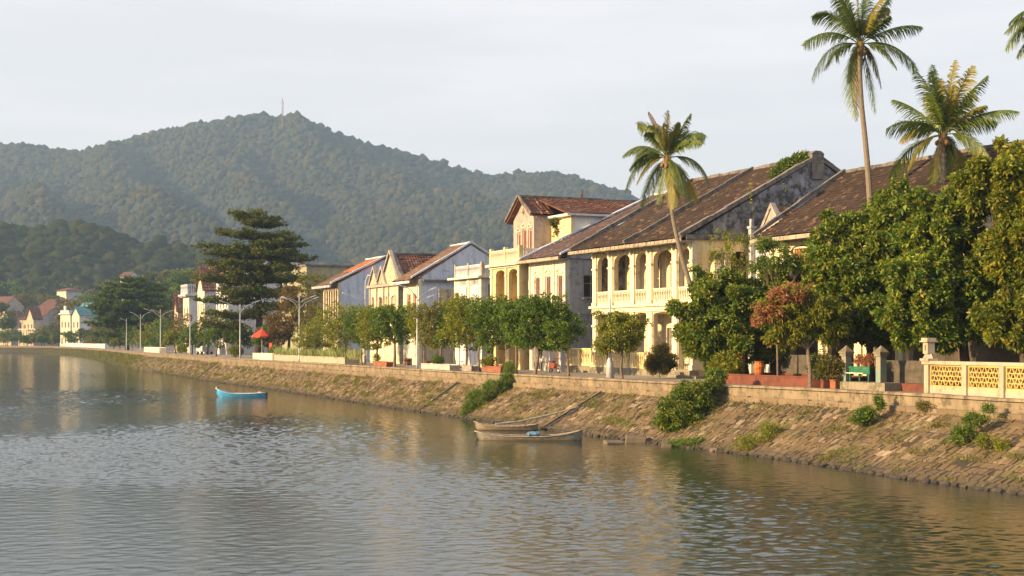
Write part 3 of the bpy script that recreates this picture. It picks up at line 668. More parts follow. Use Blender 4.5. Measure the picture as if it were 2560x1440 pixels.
mb = MB(); mb.box(-.12, .12, -.054, .054, .6, 1.3); mb.build('rusty_box', T_red, o)

# ---- D: white terrace house
Dh = house('balcony_house', 'low white flat-roofed house with terrace balustrade beside the tall yellow villa', 'house', 1137, 124)
LD = 5.9
wall(MB(), front(), LD, 0, 7.5, [(1.1, 2.85, 4.6, 7.0, .35), (3.5, 5.3, 4.6, 7.0, .35), (.9, 2.6, .1, 3.6, 0), (3.4, 5.2, .1, 3.6, 0)], .28).build('front_wall', M_white, Dh)
wall(MB(), right(LD), 8, 0, 7.5, [(.6, 2.0, 5, 7, 0)], .28, .281).build('side_wall', M_white, Dh)
mb = MB(); mb.box(.0, LD-.28, 2.2, 2.4, 0, 7.5); mb.box(0, .28, .281, 8, 0, 7.5); mb.box(.281, LD-.281, .281, 2.19, 4.2, 4.5); mb.build('inner_wall', M_white, Dh)
mb = MB(); mb.box(-.5, LD+.4, -.5, 8, 7.503, 7.68); mb.box(-.05, LD+.05, -.1, -.003, 4.2, 4.5)
for u in (0, 2.95, LD-.35): mb.box(u+.02, u+.33, -.07, -.003, 4.5, 7.5)
mb.build('cornice', M_trim, Dh)
for T, a, b in ((front(0), .2, 2.9), (front(0), 3.1, 5.7), (right(LD+.05), .2, 3.0)): balustrade(MB(), T, a, b, 7.72, 8.66, .2).build('balustrade', M_white, Dh)
for u, v in ((0, 0), (2.88, 0), (5.7, 0), (5.7, 3)): MB().box(u, u+.25, v-.05, v+.2, 7.7, 8.85).build('post', M_greypl, Dh)
doorpart(Dh, M_shut, front(2.2), 1.5, 2.4, 4.5, 6.7, y=-.1); doorpart(Dh, M_shutgrey, front(2.2), 4.0, 5.0, 4.5, 6.7, y=-.1); doorpart(Dh, M_shutgrey, front(2.2), 1.2, 2.4, .1, 3.0, y=-.1); doorpart(Dh, M_shut, front(2.2), 3.8, 4.9, .1, 3.0, y=-.1)

# ---- E: blue-grey gabled house with pent extension
E_ = house('gabled_house', 'pale blue house whose broad stained gable wall stands beside the white balcony house', 'house', 1008, 134)
LE = 4.1
wall(MB(), front(), LE, 0, 7.9, [(1.0, 2.0, 4.5, 6.6, 0), (2.6, 3.4, 4.5, 6.6, 0)], .28).build('front_wall', M_trim, E_)
wbuild(E_, M_trim, M_shutred, front(), 1.0, 2.0, 4.5, 6.6); wbuild(E_, M_trim, M_shutred, front(), 2.6, 3.4, 4.5, 6.6)
mb = MB(); mb.prism([(LE, 0.281, 7.95), (LE, 10.5, 7.95), (LE, 10.5, 8.1), (LE, 5.2, 11.15), (LE, .281, 8.1)], (-.28, 0, 0)); mb.box(LE-.28, LE, .281, 10.5, 4.2, 7.949)
mb.build('gable_wall', M_blue, E_)
mb = MB(); mb.box(LE-.28, LE, .282, 10.5, 0, 4.199); mb.box(LE+.003, LE+1.2, .9, 8, 3.4, 3.6); mb.build('lower_wall', M_old, E_)
wbuild(E_, M_old, M_old, right(LE+.2), 1.9, 3.6, 4.9, 7.0, y=-.02); wbuild(E_, M_shut, M_dark, right(LE+.2), 4.0, 6.2, 4.9, 6.9, y=-.02, kind='pane')
balustrade(MB(), right(LE+1.2), .9, 2.6, 3.62, 4.5, .18).build('balustrade', M_fascia, E_)
mb = MB(); mb.box(LE+.003, LE+.45, .3, 8, 7.68, 7.84); mb.build('string_course', M_ridge, E_)
mb = MB(); tiled(mb, (-.8, -.9, 7.75), (LE+.75, 0, 0), (0, 6.1, 3.5), seed=8); tiled(mb, (-.8, 10.9, 7.9), (LE+.75, 0, 0), (0, -5.7, 3.35), .5, .6, seed=9); rf = mb.build('roof', tilemat('russet_tiles', (.20, .11, .07), (.28, .16, .10)), E_)
mb = MB(); ribline(mb, (LE+.02, -.7, 8.0), (LE+.02, 5.2, 11.35), .32, .14); ribline(mb, (LE+.02, 5.2, 11.35), (LE+.02, 10.7, 8.2), .32, .14); ribline(mb, (-.8, 5.2, 11.3), (LE, 5.2, 11.3), .25, .15); mb.build('ridge', M_blue, rf)
mb = MB(); mb.box(-.8, LE+.1, -1.0, -.9, 7.5, 7.72); mb.build('eave', M_white, E_)
# rear house with maroon ridge behind E and D
r = house('rear_house', 'maroon tiled rear roof with yellow mossy ridge showing behind the pale blue gable', 'house', 1150, 134)
mb = MB(); mb.box(0, .3, 8, 20, 0, 10.6); mb.box(5.7, 6, 8, 20, 0, 10.6); mb.box(.3, 5.7, 8, 8.3, 0, 10.6); mb.build('wall', M_blue, r)
mb = MB(); tiled(mb, (6.5, 6.5, 10.6), (0, 14, 0), (-3.4, 0, 1.25), seed=10); tiled(mb, (-.5, 6.5, 10.6), (0, 14, 0), (3.6, 0, 1.25), seed=11); rf = mb.build('roof', T_dark, r)
mb = MB(); ribline(mb, (3.1, 6.5, 11.85), (3.1, 20.5, 11.85), .4, .15); mb.build('mossy_ridge', plain('yellow_moss', (.30, .24, .04), .95, .4, 5), rf)

# ---- F: old cream house with pointed pediments
Fh = house('pediment_house', 'weathered cream house with one tall and two small pointed pediments and a maroon tiled roof', 'house', 925, 143)
LF = 8.6
HF = [(.5, 1.3), (2.6, 3.7), (4.6, 5.2), (6.2, 7.9)]
wall(MB(), front(), LF, 0, 7.8, [(a, b, 4.3, 6.6, .3) for a, b in HF], .28).build('front_wall', M_cream, Fh)
for i, (a, b) in enumerate(HF): wbuild(Fh, M_old, [M_shutgrey, M_dark, M_yellow, M_old][i], front(), a, b, 4.3, 6.55, kind=['shutter', 'pane', 'shutter', 'shutter'][i])
mb = MB()
for m, w, zt in ((1.4, 1.3, 9.4), (3.75, 1.3, 9.35), (5.9, 2.75, 10.75)):
    y = -.12 if w < 2 else -.02
    mb.mi = 0; mb.prism([(m-w*.8, y, 7.8), (m+w*.8, y, 7.8), (m, y, zt-.35)], (0, .22, 0)); mb.mi = 1
    for s in (-1, 1):
        p = [(m+s*w, y-.12, 7.75), (m, y-.12, zt), (m, y-.12, zt+.28), (m+s*(w+.22), y-.12, 7.75)]; mb.prism(p if s > 0 else p[::-1], (0, .34, 0))
mb.mi = 1; mb.box(-.3, LF+.2, -.3, -.003, 7.5, 7.74)
for u in (0, 2.05, 4.1, 5.5, LF-.25): mb.box(u, u+.25, -.12, -.003, 4.0, 7.49)
mb.build('pediment', [M_old, M_greypl], Fh)
mb = MB(); mb.box(LF-.28, LF, .281, 10, 0, 7.8); mb.box(0, .28, .281, 10, 0, 7.8); mb.build('side_wall', M_blue, Fh)
mb = MB(); tiled(mb, (LF+.3, .3, 7.75), (0, 10, 0), (5.9-LF-.3, 0, 2.85), .28, .34, seed=12); tiled(mb, (-.4, .3, 7.3), (0, 10, 0), (6.3, 0, 3.3), .4, .5, seed=13); rf = mb.build('roof', T_dark, Fh)
mb = MB(); ribline(mb, (5.9, .3, 10.6), (5.9, 10.2, 10.6), .3, .18); ribline(mb, (LF+.3, .35, 7.8), (5.9, .35, 10.65), .3, .15); mb.build('ridge', M_ridge, rf)

# ---- G: pale blue gabled house, orange roof
G = house('orange_roof_house', 'pale blue gabled house with orange over brown tiles and a narrow columned front', 'house', 808, 155)
LG = 5.3
mb = wall(MB(), front(), LG, 0, 8.3, [(.4+i*.82, .4+i*.82+.5, 4.3, 7.6, .2) for i in range(6)], .28); mb.box(.1, LG-.1, 1.2, 1.4, 0, 8.2); mb.build('front_wall', M_old, G)
mb = MB(); mb.prism([(LG, 0.281, 0), (LG, 10.7, 0), (LG, 10.7, 8.4), (LG, 5.36, 11.0), (LG, .281, 8.4)], (-.28, 0, 0)); mb.build('gable_wall', M_blue, G)
mb = MB(); O0 = Vector((-1.2, -.8, 8.1)); V = Vector((0, 6.16, 3.05)); tiled(mb, O0, (LG+1.2, 0, 0), V*.5, seed=14); tiled(mb, (-1.2, 11.4, 8.2), (LG+1.2, 0, 0), (0, -6.0, 2.95), .5, .6, seed=16); rf = mb.build('roof', tilemat('sooty_tiles', (.14, .085, .06), (.26, .13, .08)), G)
mb = MB(); tiled(mb, O0+V*.5, (LG+1.2, 0, 0), V*.5, seed=15); mb.build('orange_tiling', T_orange, rf)
mb = MB(); ribline(mb, (LG, -.8, 8.25), (LG, 5.36, 11.25), .35, .15); ribline(mb, (LG, 5.36, 11.25), (LG, 11, 8.4), .35, .15); ribline(mb, (-1.2, 5.36, 11.2), (LG, 5.36, 11.2), .25, .15); mb.build('ridge', M_white, rf)
mb = MB(); [mb.box(-1.0+k*.5, -.7+k*.5, -1.0, -.8, 7.85, 8.1) for k in range(13)]; mb.build('eave', M_white, G)

# ---- H: olive hall behind
h = house('olive_hall', 'long plain olive hall with a flat parapet behind the orange roofed houses', 'building', 700, 215)
mb = MB(); zt = zof(672, 215)-PZ; mb.box(0, 14, 0, 22, 0, zt-.25); mb.build('wall', plaster('olive_wall', (.34, .33, .20), amt=.25, streak=.5), h); mb = MB(); mb.box(-.2, 14.2, -.2, 22.2, zt-.25, zt); mb.build('parapet', M_ridge, h)

# ---- I: white villa behind the tiered tree
def small_house(name, label, xl, Z, Lx, Dp, ze, zr, wallm, sidem, roofm, ridge='across', wins=2, two=True, pane=M_shut, rz=HRZ, hip=False, cat='house', group=None):
    "ridge 'across': roof slope to the water, gable at the side; 'deep': gable to the water"
    e = house(name, label, cat, xl, Z, rz, group)
    hs = []
    for s in range(2 if two else 1):
        b0 = .9+s*(ze*.5); 
        for i in range(wins): w = Lx/wins; hs.append((w*i+w*.3, w*i+w*.7, b0, b0+min(2.1, ze*.36), 0))
    lo = [q for q in hs if q[2] < ze*.45] if two else hs; hi = [q for q in hs if q[2] >= ze*.45] if two else []
    mb = wall(MB(), front(), Lx, 0, ze*.5 if two else ze, lo, .25)
    if two: wall(mb, front(), Lx, ze*.5, ze, hi, .25)
    mb.build('front_wall', wallm, e)
    for q in hs: wbuild(e, M_trim, pane, front(), q[0], q[1], q[2], q[3], hood=0)
    mb = MB(); m = Lx/2
    if hip:
        mb.box(Lx-.25, Lx, .251, Dp, 0, ze); mb.box(0, .25, .251, Dp, 0, ze); mb.build('side_wall', sidem, e)
        mb = MB(); o = .7; c = [(-o, -o, ze), (Lx+o, -o, ze), (Lx+o, Dp+o, ze), (-o, Dp+o, ze)]; p, q = (Lx*.4, Dp*.45, zr), (Lx*.6, Dp*.55, zr)
        mb.face([c[0], c[1], q, p]); mb.face([c[1], c[2], q]); mb.face([c[2], c[3], p, q]); mb.face([c[3], c[0], p]); mb.face(c[::-1]); mb.box(-o-.05, Lx+o+.05, -o-.05, Dp+o+.05, ze-.15, ze-.01); mb.build('roof', roofm, e); return e
    if ridge == 'across':
        mb.prism([(Lx, .251, 0), (Lx, Dp, 0), (Lx, Dp, ze), (Lx, Dp/2, zr), (Lx, .251, ze)], (-.25, 0, 0)); mb.box(0, .25, .251, Dp, 0, ze); mb.build('side_wall', sidem, e)
        mb = MB(); sv = (zr-ze)/(Dp/2); tiled(mb, (-.5, -.6, ze-.6*sv+.1), (Lx+.7, 0, 0), (0, Dp/2+.6, (Dp/2+.6)*sv), .5, .6, seed=int(xl)); tiled(mb, (-.5, Dp+.6, ze-.6*sv+.1), (Lx+.7, 0, 0), (0, -Dp/2-.6, (Dp/2+.6)*sv), .5, .6, seed=int(xl)+1)
    else:
        mb.box(Lx-.25, Lx, .251, Dp, 0, ze); mb.box(0, .25, .251, Dp, 0, ze); mb.build('side_wall', sidem, e)
        mb = MB(); mb.prism([(0, 0, ze+.003), (Lx, 0, ze+.003), (m, 0, zr-.1)], (0, .25, 0)); mb.build('gable', wallm, e)
        mb = MB(); sv = (zr-ze)/m; tiled(mb, (Lx+.4, -.4, ze-.4*sv+.1), (0, Dp+.8, 0), (-m-.4, 0, (m+.4)*sv), .5, .6, seed=int(xl)); tiled(mb, (-.4, -.4, ze-.4*sv+.1), (0, Dp+.8, 0), (m+.4, 0, (m+.4)*sv), .5, .6, seed=int(xl)+1)
    mb.build('roof', roofm, e); return e
def hz_(y, Z): return zof(y, Z)-PZ
I1 = small_house('turret_house', 'tall narrow white house with a balustraded flat roof between the two tiered trees', 458, 262, 5.0, 2.8, hz_(742, 262), hz_(742, 262)+.2, M_trim, M_white, M_white, wins=2)
mb = MB(); zt = hz_(742, 262); balustrade(mb, front(-.4), -.3, 5.3, zt+.35, hz_(712, 260), .3); balustrade(mb, right(5.4), -.4, 2.8, zt+.35, hz_(712, 260), .3); mb.box(-.7, 5.6, -.8, 3.3, zt+.05, zt+.34); mb.build('balustrade', M_white, I1)
small_house('white_gable_house', 'white house with a pointed gable rising just behind the big tiered tree', 494, 246, 5.3, 5.8, hz_(722, 246), hz_(668, 246), M_trim, M_white, T_dark, ridge='deep', wins=3)
small_house('orange_villa', 'orange roofed white villa half hidden by the big tiered tree', 540, 232, 8.4, 16.9, hz_(690, 232), hz_(640, 232), M_white, M_white, T_orange, wins=4)
small_house('brown_gable_house', 'slim brown roofed gable house leaning against the white turret house', 436, 278, 3.3, 2.1, hz_(772, 278), hz_(732, 278), M_old, M_old, T_dark, ridge='deep', wins=1)

# ---- far houses across the bend
FR = math.atan2(-.6, .8)
small_house('teal_house', 'far teal house with a blue roof behind two white gabled bays', 178, 505, 5.5, 11.0, hz_(790, 505), hz_(757, 505), M_teal, M_teal, tilemat('teal_tiles', (.10, .30, .36), (.16, .36, .38)), wins=2, rz=FR)
t = small_house('white_bay_house', 'narrow white bay with a stepped parapet in front of the far teal house', 151, 492, 5.6, 4.9, hz_(786, 492), hz_(784, 492), M_trim, M_white, M_white, wins=3, rz=FR)
mb = MB(); zt = hz_(786, 492); mb.box(-.5, 6.0, -.4, 4.9, zt, zt+.4); mb.box(.3, 5.2, -.3, 4.2, zt+.4, hz_(776, 492)); mb.box(2.3, 3.3, -.3, .3, hz_(776, 492)+.002, hz_(765, 492)); mb.build('parapet', M_white, t)
small_house('white_bay_house', 'narrow white bay with a small pointed gable attached to the far teal house', 180, 488, 4.1, 4.9, hz_(786, 488), hz_(767, 488), M_trim, M_white, MATS['teal_tiles'], ridge='deep', wins=2, rz=FR)
small_house('red_roof_house', 'far house with a red roof and a bare grey gable wall near the far end', 46, 565, 14.4, 13.8, hz_(797, 565), hz_(768, 565), M_old, M_grey, T_red, wins=5, rz=FR)
t = small_house('red_roof_gable', 'small cream gable in front of the far red roofed grey house', 66, 550, 4.5, 3.8, hz_(795, 550), hz_(768, 550), M_old, M_old, T_red, ridge='deep', wins=2, rz=FR)
mb = MB()
for u in (-3.1, -.5, 2.2, 4.8, 7): mb.box(u, u+.3, -1.2, -.9, 0, hz_(822, 550)-.3)
mb.box(-3.6, 7.6, -1.4, 0, hz_(822, 550)-.299, hz_(822, 550)); mb.build('porch', M_trim, t)
small_house('hip_roof_villa', 'small cream villa with a hipped red roof high on the wooded slope', 142, 655, 7.0, 8.2, hz_(727, 655), hz_(719, 655), M_trim, M_grey, T_red, wins=2, two=False, hip=True, rz=FR)
small_house('long_red_house', 'long dark red roof behind the far grey gable house', 88, 625, 16.8, 14.4, hz_(772, 625), hz_(748, 625), M_old, M_old, T_red, wins=4, two=False, rz=FR)
small_house('dark_roof_house', 'dark roofed old house at the very edge of the far bank', -40, 630, 15.7, 9.7, hz_(765, 630), hz_(742, 630), M_old, M_greypl, T_dark, wins=3, rz=FR)
small_house('dark_gable_house', 'shadowed far house with a brown gable among trees near the edge of the bank', 6, 600, 6.1, 6.1, hz_(800, 600), hz_(778, 600), M_old, M_greypl, T_dark, ridge='deep', wins=2, rz=FR)
small_house('hillside_hut', 'tiny pale house almost hidden in trees on the lower hillside', 300, 670, 6.7, 5.6, hz_(690, 670), hz_(680, 670), M_grey, M_grey, T_dark, wins=2, two=False, rz=FR)

# ---- K: right-hand house behind the trees, and the little pedimented house beside it
Kh = house('veranda_house', 'cream house with a large brown roof and curtained upstairs window behind the leafy trees', 'house', 1925, 79.9)
LK = 16; EK = 8.1
wall(wall(MB(), front(), LK, 0, 3.9, [(.6, 1.3, 0, 3.2, 0), (2.0, 4.4, 0, 3.4, 0), (5.2, 7.4, 0, 3.4, 0), (8.4, 10.6, 0, 3.4, 0), (11.6, 14.6, 0, 3.4, 0)], .3), front(), LK, 3.9, EK, [(2.0, 4.4, 4.3, 7.5, .25), (5.2, 7.4, 4.3, 7.5, .25), (8.4, 10.6, 4.3, 7.5, .25), (11.6, 13.6, 4.3, 7.5, .25)], .3, .0).build('front_wall', M_cream, Kh)
for i, (a, b) in enumerate([(2.0, 4.4), (5.2, 7.4), (8.4, 10.6)]):
    w = wbuild(Kh, M_trim, M_glass, front(), a, b, 4.3, 7.4, y=.14, kind='pane', fr=.1)
    mb = MB()
    for k in range(16): x = a+.15+k*(b-a-.3)/16; mb.box(x, x+.09, .17-.02*(k % 2), .185, 6.2, 7.25)
    mb.build('curtain', M_wood if i == 0 else M_curt, w)
balustrade(MB(), front(-.35), 1.8, 7.6, 4.35, 5.25, .2).build('balustrade', M_white, Kh)
mb = MB(); mb.box(1.7, 7.7, -.45, -.003, 4.1, 4.3); mb.box(-.1, LK, -.16, -.004, 7.75, 7.95)
for u in (.1, 1.45, 4.7, 7.8, 11): mb.box(u, u+.32, -.14, -.005, 0, 7.74)
mb.build('trim', M_trim, Kh)
mb = MB(); mb.box(0, .3, .301, 11.5, 0, EK); mb.prism([(.0, 0, EK), (.0, 11.5, EK), (.0, 5.7, 11.8)], (.3, 0, 0)); mb.box(LK-.3, LK, .301, 11.5, 0, EK); mb.box(.3, LK-.3, 11.2, 11.5, 0, EK); mb.build('side_wall', M_old, Kh)
mb = MB(); tiled(mb, (-.6, -.75, EK-.15), (LK+1, 0, 0), (0, 6.5, 4.1), seed=20, sag=.1); tiled(mb, (-.6, 12.2, EK-.15), (LK+1, 0, 0), (0, -6.45, 4.1), .5, .6, seed=21); rf = mb.build('roof', T_brown, Kh)
mb = MB(); ribline(mb, (-.6, -.7, EK), (-.6, 5.7, 12.1), .26, .2); ribline(mb, (-.6, 5.75, 12.0), (LK, 5.75, 12.0), .3, .2); ribline(mb, (-.6, 5.8, 12.05), (-.6, 12, 8.1), .26, .2); mb.build('ridge', M_ridge, rf)
mb = MB(); mb.box(-.6, LK+.4, -.95, -.76, EK-.38, EK-.16); mb.build('eave', M_fascia, Kh)
s = house('pediment_annex', 'small whitewashed gabled annex squeezed between the black gable and the veranda house', 'house', 1889, 88)
wall(MB(), front(), 3.2, 0, 8.4, [(1.0, 2.0, 5.0, 7.2, .3)], .25).build('front_wall', M_white, s); wbuild(s, M_trim, M_shutgrey, front(), 1.0, 2.0, 5.0, 7.1)
mb = MB(); mb.prism([(.3, -.02, 8.403), (3.1, -.02, 8.403), (1.7, -.02, 10.3)], (0, .25, 0)); 
for sg in (-1, 1):
    p = [(1.7+sg*1.45, -.1, 8.35), (1.7, -.1, 10.35), (1.7, -.1, 10.65), (1.7+sg*1.7, -.1, 8.35)]; mb.prism(p if sg > 0 else p[::-1], (0, .35, 0))
mb.build('pediment', M_greypl, s)
mb = MB(); mb.box(2.95, 3.2, .251, 7, 0, 8.4); mb.box(0, .25, .251, 7, 0, 8.4); mb.build('side_wall', M_white, s)
mb = MB(); tiled(mb, (3.4, .3, 8.5), (0, 7, 0), (-1.7, 0, 1.9), seed=22); tiled(mb, (0, .3, 8.5), (0, 7, 0), (1.7, 0, 1.9), seed=23); mb.build('roof', T_dark, s)
mb = MB(); mb.box(-.35, -.05, -.3, 0, 0, 9.2); mb.box(-.42, .02, -.37, .07, 9.2, 9.35); mb.box(-.3, -.1, -.25, -.05, 9.35, 9.8); mb.build('gate_pillar', M_grey, s)
r = house('rear_roof_house', 'dark red roof ridge glimpsed between the black gable and the veranda house roof', 'house', 2075, 102)
mb = MB(); zt = hz_(436, 102); mb.box(0, 5, 0, 8, 0, zt-.9); mb.build('wall', M_grey, r); mb = MB(); tiled(mb, (-.3, -.3, zt-.9), (5.6, 0, 0), (0, 4, 1.0)); tiled(mb, (-.3, 7.7, zt-.9), (5.6, 0, 0), (0, -4, 1.0)); mb.build('roof', T_dark, r)

# ================================================================== TREES AND PLANTS
def tdir(v): return v/np.maximum(np.linalg.norm(v, axis=-1, keepdims=True), 1e-9)
def leaf_arrays(P, D, Lf, Wf, rg, droop=.0):
    "one folded four-cornered leaf per row: P base points, D directions"
    n = len(P); Rn = rg.normal(size=(n, 3)); Sd = tdir(np.cross(D, Rn)); Nn = np.cross(Sd, D)
    l = Lf*rg.uniform(.7, 1.25, (n, 1)); w = Wf*rg.uniform(.75, 1.2, (n, 1))
    M = P+D*l*.5+Nn*l*.06; T = P+D*l+np.array([0, 0, -1])*l*droop
    V = np.stack([P, M+Sd*w/2, T, M-Sd*w/2], 1); return V
def leaves_mesh(name, V, mat, parent):
    n = len(V); return np_mesh(name, V.reshape(-1, 3), np.arange(n*4).reshape(n, 4), mat, parent)
def crown_points(lobes, n, rg, shell=.45, clump=1.0, thr=-.25, seed=0):
    L_ = np.array(lobes, float); vol = (L_[:, 3]*L_[:, 4]*L_[:, 5])**.72; pick = rg.choice(len(L_), n, p=vol/vol.sum())
    d = tdir(rg.normal(size=(n, 3))); r = (shell**3+(1-shell**3)*rg.random((n, 1)))**(1/3)
    C = L_[pick, :3]; Rd = L_[pick, 3:6]; P = C+d*r*Rd
    nz_ = npnoise(seed+9, P, clump, 2); P = P+d*(nz_[:, None]*.22*Rd)
    keep = nz_ > thr; return P[keep], tdir(d/Rd*Rd.mean(1, keepdims=True))[keep]
def crown(name, lobes, n, k, Lf, Wf, mat, parent, seed, up=.4, spread=.9, shell=.45, clump=1.0, thr=-.25, droop=.15, tight=.06, outk=.8):
    "n twigs with k leaves each, set through the lobes' volume; local coordinates"
    rg = np.random.default_rng(seed); P, D = crown_points(lobes, n, rg, shell, clump, thr, seed)
    A = tdir(D*outk+np.array([0, 0, up])+rg.normal(size=D.shape)*.35)
    Pk = np.repeat(P, k, 0)+rg.normal(size=(len(P)*k, 3))*tight; Ak = np.repeat(A, k, 0)
    Dk = tdir(Ak*.75+rg.normal(size=Ak.shape)*spread)
    return leaves_mesh(name, leaf_arrays(Pk, Dk, Lf, Wf, rg, droop), mat, parent)
def limbs(mb, base, fork, lobes, r0, rg, n=8, bend=.5):
    base = Vector(base); fork = Vector(fork)
    mid = (base+fork)/2+Vector((rg.uniform(-.12, .12), rg.uniform(-.1, .1), 0))*bend*2
    mb.tube([base, base+(mid-base)*.2+Vector((0, 0, .02)), mid, fork], [r0*1.45, r0*1.05, r0*.9, r0*.72], 10)
    for lb in sorted(lobes, key=lambda q: -q[3]*q[5])[:n]:
        c = Vector(lb[:3]); e = c+Vector((rg.uniform(-.2, .2)*lb[3], 0, lb[5]*.4)); m = fork*.5+e*.5+Vector((0, 0, -.12*(e-fork).length+.1))
        mb.tube([fork-(fork-base)*.02, fork*.7+m*.3, m, e], [r0*.5, r0*.38, r0*.24, r0*.06], 6)
        for _ in range(3):
            q = c+Vector((rg.uniform(-.8, .8)*lb[3], rg.uniform(-.8, .8)*lb[4], rg.uniform(-.2, .8)*lb[5])); mb.tube([m, (m+q)/2+Vector((0, 0, -.05)), q], [r0*.2, r0*.12, r0*.03], 5)
BARK = plain('grey_bark', (.17, .13, .095), .95, .3, 7, bs=.6); BARKD = plain('dark_bark', (.075, .055, .040), .95, .3, 6, bs=.6)
LF_mid = leafmat('leaf_green', [(.030, .065, .008), (.06, .12, .012), (.10, .18, .018), (.15, .22, .022), (.25, .26, .03)])
LF_yel = leafmat('leaf_yellow', [(.055, .085, .008), (.11, .15, .012), (.19, .21, .018), (.28, .26, .022), (.38, .30, .03)])
LF_olive = leafmat('leaf_olive', [(.050, .065, .012), (.09, .10, .018), (.15, .14, .026), (.21, .17, .035), (.32, .27, .14)])
LF_dark = leafmat('leaf_dark', [(.020, .045, .008), (.038, .080, .012), (.065, .12, .015), (.11, .15, .02), (.22, .17, .02)])
LF_rust = leafmat('leaf_rust', [(.06, .045, .014), (.11, .075, .02), (.17, .10, .025), (.21, .13, .03)])
LF_big = leafmat('leaf_broad', [(.018, .048, .006), (.040, .090, .009), (.070, .135, .012), (.11, .175, .015), (.16, .215, .018), (.22, .25, .022), (.30, .29, .03), (.24, .27, .03), (.34, .16, .02)], trans=.3)
LF_gold = leafmat('leaf_broad_gold', [(.030, .060, .006), (.07, .115, .010), (.13, .175, .014), (.20, .22, .02), (.30, .26, .025), (.24, .24, .02), (.38, .20, .02)], trans=.35)
LF_pink = leafmat('leaf_pink', [(.18, .06, .035), (.30, .11, .06), (.38, .18, .11), (.20, .14, .04), (.12, .13, .03)], trans=.35)
LF_shrub = leafmat('leaf_shrub', [(.07, .06, .02), (.13, .10, .03), (.19, .15, .04), (.10, .12, .02)])
LF_bank = leafmat('leaf_bank', [(.04, .08, .012), (.075, .14, .018), (.12, .19, .025), (.18, .22, .035), (.24, .24, .05)])
FLOW = plain('pale_petal', (.62, .56, .46), .7, .1, 3)
def tree(name, label, xt, off, lobes_px, leaf, n, k, Lf, Wf, group=None, fork_y=None, r0=.12, bark=BARK, seed=1, cat='tree', depth=.9, xy=None, flowers=0, gz=PZ, **kw):
    """lobes_px: (x, y, rx, ry[, dy]) in photo pixels at the trunk's distance, dy metres towards (-) or away (+); xt: trunk foot column"""
    X, Y = xy if xy else on(xt, off); gr = 1.34 if group == PT else 1.1
    e = empty(name, (X, Y, gz), 0, label, cat, group); s = Y/F; lobes = []
    for q in lobes_px:
        x, y, rx, ry = q[:4]; dy = q[4] if len(q) > 4 else 0
        lobes.append(((x-CX)*s-X, dy, zof(y, Y)-gz, rx*s, (rx*.5+ry*.5)*s*depth, ry*s))
    rg = random.Random(seed); low = min(l[2]-l[5] for l in lobes); fz_ = (zof(fork_y, Y)-gz) if fork_y else max(.4, low+.15*(max(l[2] for l in lobes)-low))
    if lobes[0][2] > .3 and r0 > 0:
        cx = sum(l[0]*l[3] for l in lobes)/sum(l[3] for l in lobes)
        mb = MB(); limbs(mb, (0, 0, -.05), (cx*.35, 0, fz_), lobes, r0, rg); mb.build('trunk', bark, e, True)
    r4 = random.Random(seed+5); big = [(a, b, c, d*gr*.88, f*gr*.88, g*gr*.88) for a, b, c, d, f, g in lobes]
    for a, b, c, d, f, g in lobes:
        for _ in range(4):
            t, u = r4.uniform(0, 6.28), r4.uniform(-.7, 1); q = r4.uniform(.22, .42)
            big.append((a+math.cos(t)*d*gr*1.0, b+math.sin(t)*f, c+u*g*gr*.95, d*q, f*q, g*q*.8))
    lobes = big; kw.setdefault('thr', .02 if group == PT else -.25); kw.setdefault('clump', .6 if group == PT else 1.0); crown('crown', lobes, int(n*gr*gr*1.1), k, Lf, Wf, leaf, e, seed, **kw)
    if False:
        r2 = np.random.default_rng(seed+77); P, D = crown_points(lobes, flowers, r2, .9, 1, -.6, seed); P = P+D*.08; Pk = np.repeat(P, 4, 0)
        leaves_mesh('flowers', leaf_arrays(Pk, tdir(np.repeat(D, 4, 0)+r2.normal(size=Pk.shape)*.8), .15, .09, r2), FLOW, e)
    return e
PT = 'small trees along the promenade edge'
tree('promenade_tree', 'yellow green promenade tree just left of the curved lamp post, with thin double stems', 868, 1.2, [(862,812,50,38),(838,792,30,24),(893,800,30,28),(858,845,38,28),(825,812,22,20)], LF_yel, 900, 9, .20, .09, PT, seed=31, r0=.10, flowers=60)
tree('promenade_tree', 'light green promenade tree rising from the terracotta pot left of the forked trunk tree', 946, 1.5, [(940,812,42,36),(925,790,28,22),(958,795,30,26),(940,845,34,24)], LF_yel, 800, 9, .20, .09, PT, seed=32, r0=.10)
tree('promenade_tree', 'dense round green promenade tree with a clearly forked bare trunk', 986, .9, [(985,810,46,34),(955,800,28,24),(1015,800,28,26),(985,785,36,20),(1005,835,30,22)], LF_mid, 1100, 9, .19, .09, PT, fork_y=862, seed=33, r0=.13, flowers=30)
tree('promenade_tree', 'olive promenade tree standing in the white trough beside the tall double armed lamp', 1101, 1.6, [(1095,805,44,34),(1075,785,28,24),(1125,790,36,28),(1095,840,36,22),(1140,770,26,20)], LF_olive, 1000, 9, .18, .08, PT, seed=34, r0=.09, flowers=120)
tree('promenade_tree', 'multi stemmed promenade tree rising from the small grey square pot', 1166, 1.4, [(1160,800,42,44),(1185,775,34,28),(1150,770,28,22),(1170,840,34,28)], LF_yel, 1000, 9, .18, .08, PT, seed=35, r0=.09, flowers=90)
tree('promenade_tree', 'green promenade tree growing from the terracotta trough with yellow shrubs at its foot', 1229, 1.5, [(1232,805,44,42),(1210,780,34,28),(1262,785,40,30),(1235,845,40,28),(1245,762,34,18)], LF_mid, 1300, 9, .17, .08, PT, seed=36, r0=.10, flowers=110)
tree('promenade_tree', 'slim trunked promenade tree between the terracotta trough and the widest dark tree', 1290, .9, [(1288,815,30,34),(1280,785,32,26),(1305,845,24,20)], LF_mid, 700, 9, .17, .08, PT, seed=37, r0=.10, flowers=40)
